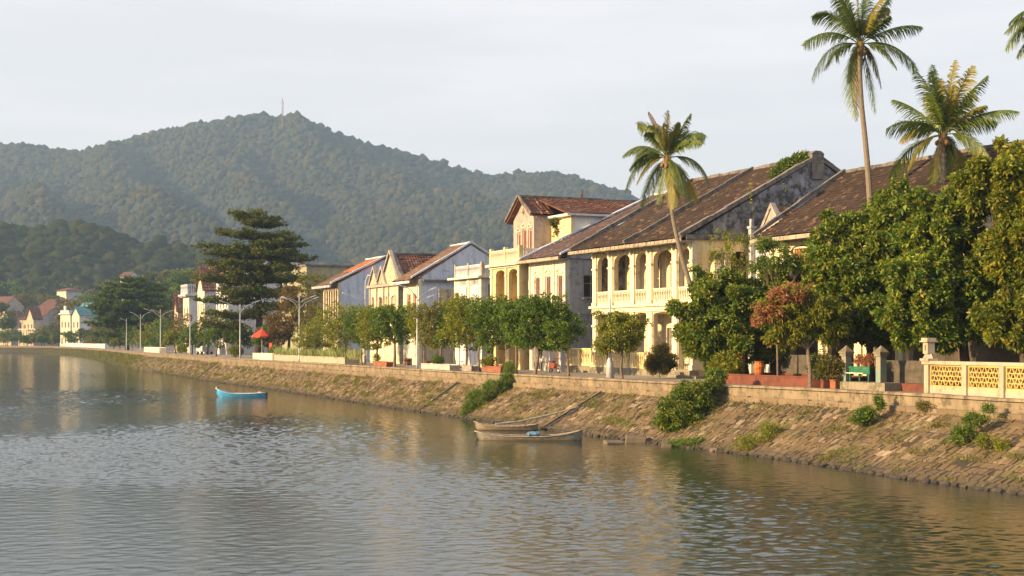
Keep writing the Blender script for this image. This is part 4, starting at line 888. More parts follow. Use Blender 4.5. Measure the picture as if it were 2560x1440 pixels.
tree('promenade_tree', 'widest deep green promenade tree with layered crown in front of the shuttered house', 1337, .8, [(1345,800,48,34),(1385,790,40,26),(1330,775,44,28),(1415,835,34,16),(1320,840,36,26),(1370,845,44,24),(1372,762,40,18),(1420,808,28,16)], LF_mid, 2300, 9, .18, .085, PT, fork_y=872, seed=38, r0=.11, flowers=110)
tree('promenade_tree', 'small airy yellow green promenade tree beside the thick pale lamp column', 1556, 1.0, [(1550,830,40,32),(1520,860,26,22),(1580,825,28,30),(1545,800,28,16),(1570,862,26,16)], LF_yel, 1150, 9, .15, .07, PT, fork_y=888, seed=39, r0=.09, flowers=30, thr=.0)
tree('round_shrub', 'round brownish shrub against the porch balustrade of the big arcaded house', 1650, 4.2, [(1651,897,38,36),(1645,915,36,22)], LF_shrub, 1500, 9, .13, .05, seed=40, r0=.03, cat='shrub', shell=.6, up=.6)
tree('broadleaf_tree', 'big dark green tree in the red planter right of the arcaded house', 1868, 4.6, [(1860,800,105,62),(1790,830,85,60,-.5),(1755,862,50,35),(1900,760,85,50),(1830,745,70,45,.8),(1800,700,60,28,.5),(1775,735,40,30),(1930,700,52,32,.6),(1850,880,90,35),(1935,820,60,60,.4),(1960,690,35,25),(1720,830,35,25,-.3)], LF_big, 7500, 9, .24, .105, fork_y=885, bark=BARKD, r0=.2, seed=41, droop=.15, clump=1.5)
tree('pink_tipped_tree', 'slender tree with pink and rust tipped foliage leaning over the stall', 2026, .9, [(1985,790,70,48),(2045,785,60,50),(1940,765,45,28),(2010,745,60,26),(2075,820,45,40),(1960,845,34,26)], LF_yel, 3000, 9, .20, .065, fork_y=872, r0=.11, seed=42, droop=.3, thr=-.1)
p = [o for o in bpy.data.objects if o.name == 'pink_tipped_tree'][0]; s_ = p.location.y/F
crown('pink_foliage', [((x-CX)*s_-p.location.x, dy, zof(y, p.location.y)-PZ, rx*s_, rx*s_*.8, ry*s_) for x, y, rx, ry, dy in [(1925,775,42,26,-.3),(1965,740,50,20,-.3),(1905,800,26,16,0),(1925,850,20,14,0),(1990,722,40,12,0)]], 900, 8, .17, .06, LF_pink, p, 43)
GR = 'tall leafy trees crowding the veranda house'
tree('leafy_tree', 'broad leafy tree in front of the veranda house with its top against the brown roof', 2180, 5.2, [(2190,640,100,80),(2130,700,90,80,-.6),(2240,570,72,52),(2225,510,46,34,.4),(2080,600,55,40),(2060,650,50,40,-.4),(2210,760,120,80,-.8),(2110,800,70,50),(2240,468,22,16),(2115,575,40,35),(2160,560,45,45,.2),(2270,660,60,60),(2040,720,40,36,-.3),(2150,830,60,34)], LF_big, 13000, 9, .25, .11, GR, fork_y=855, bark=BARKD, r0=.22, seed=44, droop=.15, clump=1.2, thr=-.02)
tree('leafy_tree', 'tall spreading tree with the slanting trunk behind the yellow parapet', 2425, 4.0, [(2400,640,110,95),(2330,720,110,90,-.5),(2380,540,90,70),(2330,600,80,70,.3),(2290,800,90,70,-.4),(2440,760,110,90),(2300,520,60,45,.5),(2440,500,70,50),(2350,835,70,40,-.6)], LF_big, 15000, 9, .25, .115, GR, fork_y=800, bark=BARKD, r0=.24, seed=45, droop=.15, clump=1.2, thr=-.02)
tree('leafy_tree', 'golden tinged tree crown at the far right edge rising above every other leafy crown', 2560, 4.6, [(2510,440,75,55),(2560,400,50,40),(2470,480,60,45),(2560,520,80,80),(2530,620,80,80),(2600,700,90,120),(2540,800,80,70,-.4),(2450,420,30,22),(2620,480,80,90)], LF_gold, 12000, 9, .25, .115, GR, fork_y=840, bark=BARKD, r0=.24, seed=46, droop=.15, clump=1.2, thr=-.02)
tree('young_tree', 'young bright green sapling crown between the annex pediment and the veranda house window', 1945, 4.6, [(1940,640,34,34),(1915,615,22,18),(2010,655,26,22),(1900,665,22,20)], LF_bank, 650, 8, .24, .07, fork_y=760, r0=.06, seed=47, thr=.05)
tree('bare_vine_tree', 'thin yellow leaved climber tree against the side gallery of the arcaded house', 1850, 7.6, [(1815,600,45,20),(1850,620,40,36),(1790,640,25,22),(1870,590,22,16),(1860,660,30,26)], LF_yel, 300, 7, .19, .07, fork_y=700, r0=.06, seed=48, thr=.1)
# plants on the big house's roof
def roofplant(name, label, xc, yc, Y, lob, mat, n, seed, **kw):
    s = Y/F; e = empty(name, ((xc-CX)*s, Y, zof(yc, Y)), 0, label, 'plant')
    crown('foliage', [((x-xc)*s, dy, (yc-y)*s, rx*s, rx*s*.8, ry*s) for x, y, rx, ry, dy in lob], n, 9, .26, .11, mat, e, seed, **kw)
roofplant('rooftop_bush', 'bright yellow green bush growing on the roof against the black gable top', 1985, 425, 91.2, [(2005,402,28,17,0),(1975,415,28,17,0),(1950,432,18,12,-.2),(1938,440,12,8,-.3)], LF_bank, 620, 51, thr=-.5)
roofplant('wall_fern', 'dark fern hanging at the corner of the terrace villa upper storey', 1386, 565, 110.4, [(1386,556,8,9,0),(1388,575,5,14,0)], LF_olive, 70, 52)
e = empty('wall_vine', (0, 0, 0), 0, 'thin green vines hanging down the black gable wall', 'plant')
gx = A.matrix_world if False else Matrix.Translation(A.location) @ Matrix.Rotation(HRZ, 4, 'Z')
rg = np.random.default_rng(5); pts = []
for v, z0, z1 in ((4.1, 12.2, 8.9), (6.5, 12.5, 9.2), (4.9, 11.0, 9.4), (5.6, 10.5, 9.0)):
    for z in np.arange(z1, z0, .05 if v in (4.1,) else .1): pts += [tuple(gx @ Vector((LA+.06+.1*rg.random(), v+.12*math.sin(z*2)+rg.normal()*.1, z)))]
pts = np.array(pts); leaves_mesh('vine_leaves', leaf_arrays(pts, tdir(rg.normal(size=pts.shape)+np.array([.3, -.8, -.5])), .17, .10, rg), LF_yel, e)
# tiered tropical almond trees
def tiered(name, label, xt, Y, base_y, tiers, mat, seed, Lf=.34, r0=.35, fork=None, group='tiered almond trees'):
    X = (xt-CX)/F*Y; e = empty(name, (X, Y, PZ), 0, label, 'tree', group); s = Y/F; rg = random.Random(seed); r2 = np.random.default_rng(seed)
    z = lambda y: zof(y, Y)-PZ
    top = z(tiers[0][1]); mb = MB()
    axis = [(0, 0, 0), (-.1, 0, top*.15), (.15, 0, top*.35)]+[((tiers[3][0]-xt)*s*.35, 0, top*.6), ((tiers[1][0]-xt)*s*.6, 0, top*.85), ((tiers[0][0]-xt)*s, 0, top)]
    mb.tube(axis, [r0*1.4, r0, r0*.85, r0*.6, r0*.35, r0*.08], 9)
    P, D = [], []
    for (x, y, rx, th, n) in tiers:
        c = Vector(((x-xt)*s*.5, 0, z(y)-.3)); cc = Vector(((x-xt)*s, 0, z(y)))
        for k in range(n):
            a = 2*math.pi*(k+rg.random()*.7)/n; L_ = rx*s*rg.uniform(.72, 1.08); tip = cc+Vector((math.cos(a)*L_, math.sin(a)*L_*.85, rg.uniform(-.3, .6)*th*s+L_*.05))
            mid = c*.45+tip*.55+Vector((0, 0, -.05*L_)); mb.tube([c, mid, tip], [r0*.22, r0*.13, r0*.03], 5)
            m = int(46*(L_/4)**1.3)+14
            for _ in range(m):
                t = rg.uniform(.12, 1.03)**.75; q = (c*(1-t)**2+mid*2*t*(1-t)+tip*t*t); w = L_*.20*(1.15-t)+.25
                P.append((q.x+rg.gauss(0, w), q.y+rg.gauss(0, w), q.z+rg.gauss(.08, .13)*max(1, th/10))); D.append((math.cos(a)*.5, math.sin(a)*.5, 1))
    mb.build('trunk', BARKD, e, True)
    P = np.array(P); D = tdir(np.array(D)); k = 9; Pk = np.repeat(P, k, 0)+r2.normal(size=(len(P)*k, 3))*.1; Dk = tdir(np.repeat(D, k, 0)*.7+r2.normal(size=Pk.shape)*np.array([1, 1, .45]))
    leaves_mesh('crown', leaf_arrays(Pk, Dk, Lf, Lf*.5, r2, .1), mat, e); return e
tiered('tiered_tree', 'tallest dark tree with flat tiers of branches standing above the red umbrella', 648, 186, 880, [(615,536,40,8,6),(645,548,52,10,8),(655,562,52,9,8),(590,585,50,9,5),(640,592,82,10,10),(690,600,55,9,6),(610,622,105,11,10),(700,614,75,10,7),(640,640,120,12,12),(730,650,62,9,6),(560,662,62,10,5),(640,672,110,16,12),(660,700,115,18,12),(580,705,85,16,8),(640,735,110,18,12),(560,755,68,12,6),(590,790,80,14,8),(690,770,60,16,6),(540,815,50,12,5)], leafmat('leaf_almond', [(.024, .045, .010), (.045, .075, .014), (.075, .105, .018), (.12, .13, .02), (.26, .15, .02)]), 61, r0=.48)
tiered('tiered_tree', 'smaller olive tree with flat tiers standing left of the turret house', 318, 322, 870, [(335,702,45,8,6),(330,716,62,8,8),(325,730,80,9,10),(320,744,88,10,10),(335,758,88,11,10),(320,775,95,14,11),(300,792,80,14,9),(330,800,85,14,9),(290,815,70,14,8),(340,825,70,14,8),(300,838,70,12,8)], LF_dark, 62, Lf=.45, r0=.4)
# other trees between the far bend and the arcade
BT = 'background street trees'
tree('street_tree', 'golden olive tree with drooping crown right of the red umbrella', 722, 6, [(725,790,42,50),(700,820,30,40),(760,780,34,40),(735,735,30,26),(690,845,25,25)], LF_rust, 1500, 9, .26, .11, BT, seed=63, r0=.22, bark=BARKD)
tree('street_tree', 'thin crowned olive tree with pale leaf tips before the orange roofed house', 800, 6, [(795,715,40,30),(770,700,26,20),(800,760,40,36),(785,800,44,36),(830,740,22,22),(770,845,30,26)], LF_olive, 1300, 9, .22, .09, BT, seed=64, r0=.16, thr=.0, flowers=220)
tree('street_tree', 'low spreading bright tree in front of the white van', 540, 2.0, [(545,845,34,24),(515,840,24,20),(580,840,24,20),(560,828,28,14)], LF_mid, 700, 9, .24, .11, BT, seed=65, r0=.14)
tree('street_tree', 'reddish brown leafless looking tree left of the white van', 452, 4.5, [(448,815,22,30),(460,840,18,20)], LF_rust, 400, 8, .28, .11, BT, seed=66, r0=.14, bark=BARKD)
tree('street_tree', 'green street tree between the two lamps left of the van', 415, 5, [(405,815,26,22),(425,835,26,22),(395,848,26,22)], LF_mid, 500, 8, .32, .14, BT, seed=67, r0=.14)
tree('street_tree', 'bright green street tree beside the far double armed lamp', 370, 2.5, [(368,835,20,24),(352,850,18,18),(382,850,18,16)], LF_yel, 420, 8, .32, .14, BT, seed=68, r0=.12)
tree('street_tree', 'round green street tree left of the far lamps', 330, 2.5, [(325,845,18,18),(338,835,16,16)], LF_mid, 300, 8, .36, .16, BT, seed=69, r0=.12)
tree('street_tree', 'grey green weeping tree in front of the smaller tiered tree', 262, 4, [(262,815,36,30),(285,835,34,26),(240,840,30,20),(270,790,24,22)], LF_olive, 900, 9, .40, .16, BT, seed=70, r0=.2)
for i, (x, off, lob, mt, lab) in enumerate([
    (212, 4, [(205,840,18,12),(222,842,14,12)], LF_dark, 'small dark tree below the teal house'), (180, 3, [(180,842,15,12)], LF_mid, 'small round tree before the white bay of the teal house'),
    (120, 3, [(118,838,22,14),(105,832,14,12)], LF_olive, 'drab small tree between the teal house and the grey gable house'), (140, 9, [(140,822,18,14)], LF_olive, 'pale tree crown behind the bank between the two far houses'),
    (88, 3, [(88,846,10,8)], LF_olive, 'tiny tree before the grey gable house'), (30, 3, [(32,842,18,12)], LF_mid, 'green tree at the far left end of the bank'), (8, 3, [(8,844,16,11)], LF_yel, 'yellow green tree cut by the left edge of the view'),
    (14, 14, [(10,800,16,20),(30,790,12,14)], LF_dark, 'dark tree among the shadowed far houses'), (62, 14, [(0,770,14,10)], LF_dark, 'dark tree beside the hidden roof at the far left'),
    (235, 3, [(240,848,14,10)], LF_mid, 'low green tree right of the teal house'), (300, 2.5, [(300,852,14,10)], LF_yel, 'low yellow green tree beneath the smaller tiered tree')]):
    tree('street_tree', lab, x, off, [(a, b-2, c*1.25, d*1.2) for a, b, c, d in lob], mt, 330, 8, .55, .25, 'small far trees', seed=80+i, r0=.14)
far_trees = [(262,745,700),(250,762,660),(228,735,740),(205,760,600),(100,735,760),(60,745,700),(20,722,760),(280,720,720),(420,690,560),(450,700,500),(405,720,470),(470,690,520),(440,735,430),(380,690,600),(520,680,470),(350,705,620),(140,752,640),(180,772,560),(240,790,520),(410,760,400),(395,790,380)]
for i, (x, y, Yd) in enumerate(far_trees):
    s = Yd/F; r = 22+8*math.sin(i*2.3)
    tree('hillside_tree', ['dense', 'rounded', 'tall', 'olive', 'dark', 'pale', 'broad'][i % 7]+' green tree '+['behind the far houses', 'at the foot of the wooded slope', 'above the smaller tiered tree'][i//7], x, 0, [(x, y, r, r*.8), (x-r*.7, y+r*.5, r*.7, r*.6), (x+r*.7, y+r*.4, r*.8, r*.6)], [LF_mid, LF_dark, LF_olive][i % 3], 420, 7, .9, .45, 'trees at the foot of the slope', seed=100+i, r0=.2, xy=((x-CX)*s, Yd), bark=BARKD)

# ---- coconut palms
LF_palm = leafmat('palm_leaf', [(.045, .075, .014), (.075, .115, .018), (.11, .15, .022), (.18, .19, .028)], trans=.3, rough=.4)
LF_palmy = leafmat('palm_leaf_yellow', [(.12, .12, .02), (.20, .17, .025), (.26, .20, .03)], trans=.35, rough=.4)
LF_palmd = leafmat('palm_leaf_dry', [(.20, .12, .06), (.32, .20, .11), (.42, .28, .17)], trans=.2)
M_palm = plaster('palm_trunk', (.21, .17, .13), amt=.3, streak=.3, stain=(.14, .10, .07)); M_coco = plain('coconut', (.22, .13, .04), .6, .3, 4)
def palm(label, Y, head, trunk, fronds, seed, thick=.15):
    "head, trunk points and frond (tip, bend, kind) offsets given in photo pixels at the palm's distance Y"
    s = Y/F; rg = np.random.default_rng(seed); hx, hy = head; xb = trunk[-1][0]; X = (xb-CX)*s
    e = empty('coconut_palm', (X, Y, PZ), 0, label, 'palm', 'coconut palms')
    P = lambda x, y, d=0: Vector(((x-CX)*s-X, d, zof(y, Y)-PZ))
    T = [P(*q) for q in trunk]; T = [Vector(v) for v in catmull([tuple(t) for t in T], 12)]; n = len(T)
    mb = MB(); mb.tube(T, [thick*(.62+.45*(i/n)+.35*max(0, i/n-.93)/.07*.5)*(1+.05*(i % 2)) for i in range(n)], 10); mb.build('trunk', M_palm, e)
    C = P(hx, hy)
    mb = MB()
    for i in range(16): a = i*2.4; mb.tube([C+Vector((math.cos(a)*.12, math.sin(a)*.12, -.55)), C+Vector((math.cos(a)*.22, math.sin(a)*.22, .15))], [.07, .02], 5)
    mb.tube([C+Vector((0, 0, -.8)), C+Vector((0, 0, .2))], [thick*.8, .1], 8); mb.build('crown_shaft', M_coco, e)
    for i in range(5): a = i*1.3+seed; mb = MB(); mb.ball(C+Vector((math.cos(a)*.27, math.sin(a)*.27, -.32-.06*(i % 3))), .12, 2, (1, 1, 1.25)); mb.build('coconut', M_coco, e, True)
    fronds = list(fronds)
    for i in range(7):
        a = rg.uniform(0, 6.28); q = rg.uniform(85, 125); fronds.append((math.cos(a)*q, -math.sin(a)*q*.9+15, math.cos(a)*q*.6, -math.sin(a)*q*.5-42, 'gy'[i % 4 == 0]))
    for i, fr in enumerate(fronds):
        tx, ty, bx, by, kind = fr; d = rg.uniform(-1, 1)*.9*max(60, abs(tx)+abs(ty))*s*.55; a = C; b = C+Vector((bx*s, d*.6, -by*s)); c = C+Vector((tx*s, d, -ty*s))
        m = 34; ts = np.linspace(0, 1, m); Q = np.array([list(a*(1-t)**2+b*2*t*(1-t)+c*t*t) for t in ts]); mb = MB()
        mb.tube([Vector(q) for q in Q[::3]]+[Vector(Q[-1])], list(np.linspace(.035, .008, len(Q[::3])+1)), 5)
        Lm = np.linalg.norm(np.diff(Q, axis=0), axis=1).sum(); V = []
        VR = Vector((rg.uniform(-1.3, 1.3), rg.uniform(-1.3, 1.3), 1)); mf = 66 if kind != 'd' else 34
        for j in range(mf):
            t = .16+.84*j/(mf-1); q = a*(1-t)**2+b*2*t*(1-t)+c*t*t; tg = ((b-a)*(1-t)+(c-b)*t).normalized()
            sd = tg.cross(VR);
            sd = sd.normalized() if sd.length > .1 else Vector((1, 0, 0)); up = sd.cross(tg).normalized()
            ll = min(.95, Lm*.27)*math.sin(math.pi*min(1, .12+t*.86))**.55*rg.uniform(.8, 1.1)
            for sg in (-1, 1):
                dr = (sd*sg*.62+tg*.62+Vector((0, 0, -.28))+Vector(rg.normal(size=3)*.08)).normalized(); hang = {'g': .55, 'y': .5, 'd': 1.3}[kind]
                m1 = q+dr*ll*.5+Vector((0, 0, -.12*hang*ll)); m2 = q+dr*ll*(.9 if kind != 'd' else .5)+Vector((0, 0, -.62*hang*ll)); w2 = tg*.026
                V.append((q-w2, q+w2, m1+w2*.9, m1-w2*.9)); V.append((m1-w2*.9, m1+w2*.9, m2+w2*.15, m2-w2*.15))
        k0 = len(mb.v)
        for f4 in V: mb.face(f4)
        mb.build('frond', {'g': LF_palm, 'y': LF_palmy, 'd': LF_palmd}[kind], e)
    return e
palm('leaning coconut palm whose grey trunk crosses the front of the arcaded house', 79.5, (1668, 396), [(1669,392),(1672,450),(1682,540),(1700,625),(1722,700),(1745,770),(1772,850),(1795,925)],
     [(-106,-14,-60,-62,'g'),(-70,8,-75,-50,'g'),(-98,72,-75,-30,'g'),(-62,118,-42,20,'g'),(-34,100,-22,30,'y'),(8,128,6,40,'y'),(22,118,26,20,'g'),(66,112,30,8,'g'),(74,108,48,24,'y'),(110,62,80,-25,'g'),(92,-50,55,-85,'g'),(80,-30,60,-60,'g'),(58,-112,30,-70,'g'),(60,-78,25,-65,'g'),(-66,-98,-25,-95,'g'),(-48,-112,-18,-80,'d'),(-25,-95,-12,-70,'g'),(10,-128,2,-70,'y'),(30,-90,12,-60,'y'),(-55,-60,-40,-62,'g'),(-14,-80,-10,-50,'y'),(50,-40,30,-50,'g'),(-22,110,-12,40,'g')], 71, .15)
palm('tallest coconut palm with brown dead fronds hanging beside its trunk', 74.5, (2150, 112), [(2150,108),(2150,180),(2154,260),(2162,340),(2170,430),(2178,550),(2184,700),(2188,940)],
     [(-118,-72,-70,-108,'g'),(-148,8,-85,-58,'g'),(-146,108,-100,-8,'g'),(-24,186,-48,60,'g'),(-12,150,-18,50,'d'),(2,180,-5,70,'d'),(48,160,30,40,'g'),(66,96,46,2,'g'),(148,60,95,-28,'g'),(152,-46,90,-60,'g'),(72,-95,40,-80,'y'),(78,-130,45,-80,'g'),(48,-110,18,-90,'y'),(-80,-120,-40,-85,'g'),(-42,-108,-20,-70,'g'),(10,-150,4,-70,'g'),(40,-150,18,-80,'g'),(-10,-140,-8,-60,'y'),(-60,-85,-30,-60,'g'),(-30,-150,-14,-80,'g'),(60,-60,40,-50,'g'),(-14,80,-28,40,'d')], 72, .17)
palm('shorter coconut palm with a pale dry frond beside its trunk behind the leafy trees', 71, (2357, 338), [(2357,334),(2357,400),(2358,470),(2360,540),(2364,700),(2368,930)],
     [(-156,-8,-90,-52,'g'),(-118,110,-95,10,'g'),(-100,90,-70,0,'y'),(-34,118,-22,30,'d'),(-20,120,-6,50,'g'),(24,118,16,30,'g'),(80,120,50,20,'y'),(88,76,62,-14,'g'),(158,-48,90,-68,'g'),(128,-28,80,-50,'g'),(86,-64,50,-60,'y'),(92,-138,36,-88,'g'),(70,-170,26,-90,'y'),(28,-184,10,-90,'y'),(2,-190,-2,-90,'g'),(-20,-160,-10,-80,'g'),(-42,-150,-20,-80,'g'),(-94,-142,-35,-95,'g'),(-98,-104,-40,-80,'g'),(10,-150,10,-70,'y'),(40,-130,25,-60,'g'),(-30,-110,-16,-55,'g'),(60,-100,35,-60,'g')], 73, .16)
palm('coconut palm standing outside the right edge with only its frond tips in view', 68, (2660, 40), [(2660,36),(2662,300),(2664,600),(2668,940)], [(-125,72,-90,-20,'g'),(-118,50,-85,-30,'g'),(-128,12,-80,-50,'g'),(-60,120,-60,0,'g'),(60,100,60,0,'g'),(120,20,80,-50,'g'),(40,-100,20,-70,'g'),(-60,-90,-40,-70,'g')], 74, .17)

# ================================================================== STREET FURNITURE, BOATS, PLANTERS
M_lamp = plain('lamp_pole', (.50, .50, .50), .5, .12, 3, .2); M_lampd = plain('lamp_head', (.62, .62, .62), .4, .1, 3)
def lamp(label, x, off, ytop, arms, r=.075, col=False, curved=False):
    X, Y = on(x, off); h = zof(ytop, Y)-PZ; e = empty('street_lamp', (X, Y, PZ), tang(x)+math.pi/2, label, 'lamp', 'street lamps along the promenade'); mb = MB()
    if col: mb.tube([(0, 0, 0), (0, 0, .9), (0, 0, 1.4), (0, 0, h)], [.24, .21, .09, .05], 10); mb.box(-.32, .32, -.32, .32, 0, .08)
    elif curved: mb.tube([(0, 0, 0), (0, 0, h*.8), (0, -.12, h*.93), (.1, -.6, h), (.2, -1.1, h*.985)], [.08, .06, .055, .05, .05], 8)
    else: mb.tube([(0, 0, 0), (0, 0, .5), (0, 0, h)], [r*1.5, r, r*.55], 8)
    mb.build('pole', M_lamp, e, True)
    for k, (dx, rise, zf, ln) in enumerate(arms):
        z0 = h*zf; tip = Vector((dx*ln, 0, z0+rise)); mb = MB(); mb.tube([(0, 0, z0), (dx*ln*.5, 0, z0+rise*.7), tip], [.045, .038, .03], 6); a = mb.build('arm', M_lamp, e, True)
        mb = MB(); d = Vector((dx, 0, .35)).normalized(); s = Vector((0, 1, 0)); u = d.cross(s)
        pts = lambda w, t: [d*t+s*w+tip, d*t-s*w+tip]
        q = [tip-s*.07, tip+s*.07, tip+d*.35+s*.13, tip+d*.62+s*.09, tip+d*.62-s*.09, tip+d*.35-s*.13]; mb.prism([p-u*.0 for p in q], u*.07); mb.build('lamp_head', M_lampd, a)
    return e
lamp('thick pale lamp column with a bare top standing in front of the arcaded house', 1525, .75, 745, [], col=True)
lamp('tall double armed lamp beside the white trough', 1043, .75, 712, [(-1, .9, .84, 1.0), (1, .9, .80, 1.0), (1, .7, .74, .8)])
lamp('lamp with a curved crook top before the weathered pediment house', 913, 3.0, 688, [(-1, 1.0, .66, 1.6)], curved=True)
lamp('double armed lamp standing in the long pale planter with grasses', 748, .75, 738, [(-1, 1.0, .80, 1.3), (1, 1.0, .80, 1.5), (-1, .5, .88, 1.2), (1, .6, .88, 1.2)])
lamp('wide V armed lamp in front of the big tiered tree', 600, .75, 760, [(-1, 1.3, .84, 1.9), (1, 1.3, .84, 1.9)])
lamp('single slim lamp post next to the white van', 475, .75, 790, [])
lamp('double armed lamp nearest to the smaller tiered tree', 401, .75, 773, [(-1, 1.3, .82, 2.2), (1, 1.0, .82, 1.6), (-1, .5, .9, .9)])
lamp('far double armed lamp between round street trees', 351, .75, 786, [(-1, 1.3, .86, 1.4), (1, 1.3, .86, 1.4)])
lamp('farthest single armed lamp standing against the drooping grey green tree', 316, .75, 796, [(-1, .5, .9, .7)])
# hilltop mast
sZ = 2110; e = empty('radio_mast', ((706-CX)/F*sZ, sZ, zof(312, sZ)), 0, 'lattice radio mast with antennas on the hilltop', 'mast'); e.scale = (1.45,)*3; h = (312-248)/F*sZ/1.45
M_mast = plain('mast_paint', (.35, .22, .18), .7, .4, .08); mb = MB()
for a in range(3):
    t = a*2.094; b0 = Vector((math.cos(t)*1.1, math.sin(t)*1.1, -3)); b1 = Vector((math.cos(t)*.45, math.sin(t)*.45, h)); mb.tube([b0, b1], [.22, .16], 5)
    t2 = (a+1)*2.094; c0 = Vector((math.cos(t2)*1.1, math.sin(t2)*1.1, -3)); c1 = Vector((math.cos(t2)*.45, math.sin(t2)*.45, h))
    for k in range(14): p = b0.lerp(b1, k/14); q = c0.lerp(c1, (k+1)/14); mb.tube([p, q], .1, 4)
mb.tube([(0, 0, h), (0, 0, h+3)], .12, 5); mb.build('lattice', M_mast, e)
for a in range(3):
    for zf in (.82, .66): t = a*2.094+.5; mb = MB(); mb.box(-.35, .35, -.15, .15, h*zf, h*zf+2.4, lambda x, y, z: (x+math.cos(t)*1.1, y+math.sin(t)*1.1, z)); mb.build('antenna_panel', M_white, e)
# --- boats
def boat(name, label, xa, xb, yw, Lx, B, fb, bow, stern, outm, inm, rimm, seed=0, seats=3, group=None, heel=0):
    "a skiff lying across the view; bow at xa. fb: freeboard, bow/stern: extra rise of the sheer"
    Z = F*CAMH/(yw-HY); e = empty(name, ((xa+xb)/2/F*Z-CX/F*Z, Z, 0), R(heel), label, 'boat', group); n = 22; m = 9; Lh = Lx/2
    def sec(t, sc=1.0, up=0.0):
        x = -Lh+Lx*t; w = B/2*(max(0.0, math.sin(math.pi*(t*.86+.10)))**.55)*(1 if t > .08 else (t/.08)**.6*.9+.1)*sc; w *= (1 if t < .93 else 1-(t-.93)*6)
        sh = fb+bow*max(0, 1-t/.38)**2+stern*max(0, (t-.6)/.4)**2; kl = -.16+(.35*bow+.1)*max(0, 1-t/.16)**2+.12*max(0, (t-.86)/.14)**2
        pts = []
        for k in range(m):
            a = -1+2*k/(m-1); s_ = abs(a); pts.append((x-(bow*.35*(1-s_*0)*max(0, 1-t/.12)*s_), math.copysign(w*s_**.62, a), kl+up+(sh-kl-up)*s_**2.1))
        return pts, w, sh, x
    def loft(mb, S_, flip=False):
        k0 = len(mb.v)
        for p in S_: mb.v += p
        for i in range(len(S_)-1):
            for j in range(m-1):
                f = (k0+i*m+j, k0+i*m+j+1, k0+(i+1)*m+j+1, k0+(i+1)*m+j); mb.f.append(f[::-1] if flip else f); mb.m.append(0)
        mb.f.append(tuple(k0+j for j in range(m))); mb.m.append(0); mb.f.append(tuple(k0+(len(S_)-1)*m+j for j in range(m))); mb.m.append(0)
    T = [i/(n-1) for i in range(n)]; S_ = [sec(t)[0] for t in T]; mb = MB(); loft(mb, S_); mb.build('hull', outm, e, True)
    mb = MB(); loft(mb, [sec(.03+.94*t, .9, .07)[0] for t in T], True); mb.build('inner_hull', inm, e, True)
    for sg in (0, m-1):
        mb = MB(); pts = [Vector(s[sg])+Vector((0, 0, .01)) for s in S_]; mb.tube(pts, .032, 6); mb.build('gunwale', rimm, e, True)
    for k in range(seats):
        t = .25+.5*k/max(1, seats-1); _, w, sh, x = sec(t); mb = MB(); mb.box(x-.1, x+.1, -w*.93, w*.93, sh-.10, sh-.07); mb.build('thwart', rimm, e)
    return e, sec
def paintmat(name, base, under, chip, zsplit, amt=.5):
    m, n, b, o = newmat(name); tc = nd(n, 'ShaderNodeTexCoord'); s = nd(n, 'ShaderNodeSeparateXYZ'); n.links.new(tc.outputs['Object'], s.inputs[0])
    c = mix(n, ramp(n, noise(n, 5, 7, .75, stretch=(1, 1, 2)), [(.55-.15*amt, 0), (.62, .9)]), base, chip); mr = nd(n, 'ShaderNodeMapRange'); n.links.new(s.outputs['Z'], mr.inputs[0]); mr.inputs[1].default_value = zsplit-.015; mr.inputs[2].default_value = zsplit+.015
    c = mix(n, mr.outputs[0], under, c); n.links.new(c, b.inputs['Base Color']); b.inputs['Roughness'].default_value = .55; bump(n, b, noise(n, 9, 4), .25); return m
M_bin = plain('boat_inner', (.07, .09, .10), .8, .3, 4); M_brim = plain('boat_rim', (.30, .23, .17), .7, .3, 5)
bb, sec = boat('rowing_boat', 'small bright blue rowing boat floating alone off the bank', 542, 666, 992, 4.3, 1.2, .28, .46, .08, paintmat('blue_paint', (.02, .36, .72), (.50, .42, .33), (.45, .50, .52), .02, .15), plain('blue_inner', (.04, .16, .38), .6, .2, 4), plain('pale_rim', (.45, .52, .60), .5, .2, 5), seats=3)
mb = MB(); mb.box(1.45, 1.75, -.2, .2, .30, .44); mb.build('stern_box', M_trim, bb)
mb = MB(); mb.box(2.1, 2.28, -.1, .1, .05, .45); mb.tube([(2.2, 0, .3), (2.3, 0, -.2)], .04, 6); mb.build('outboard_motor', M_iron, bb)
mb = MB(); mb.tube([(-2.1, 0, .60), (-2.22, 0, .78), (-2.24, 0, .94)], [.05, .04, .02], 6); mb.build('stem_post', M_white, bb)
b1, sec1 = boat('wooden_boat', 'weathered wooden boat with peeling pale green side and orange bottom, nearer of the two moored', 1187, 1458, 1100, 5.3, 1.1, .19, .24, .30, paintmat('green_peeling', (.15, .17, .15), (.30, .16, .05), (.34, .30, .24), .03, .8), M_bin, M_brim, seed=1, seats=4, group='old wooden boats moored at the bank', heel=-3)
b2, sec2 = boat('wooden_boat', 'weathered tan plank boat lying between the bank and the peeling green boat', 1182, 1352, 1075, 3.5, 1.05, .22, .24, .10, paintmat('tan_peeling', (.22, .17, .11), (.13, .09, .05), (.34, .30, .25), .03, .5), M_bin, M_brim, seed=2, seats=2, group='old wooden boats moored at the bank', heel=-4)
Zp = b2.location.y; e = empty('bamboo_pole', (0, 0, 0), 0, 'long bleached pole reaching from the tan plank boat up the stone bank', 'pole')
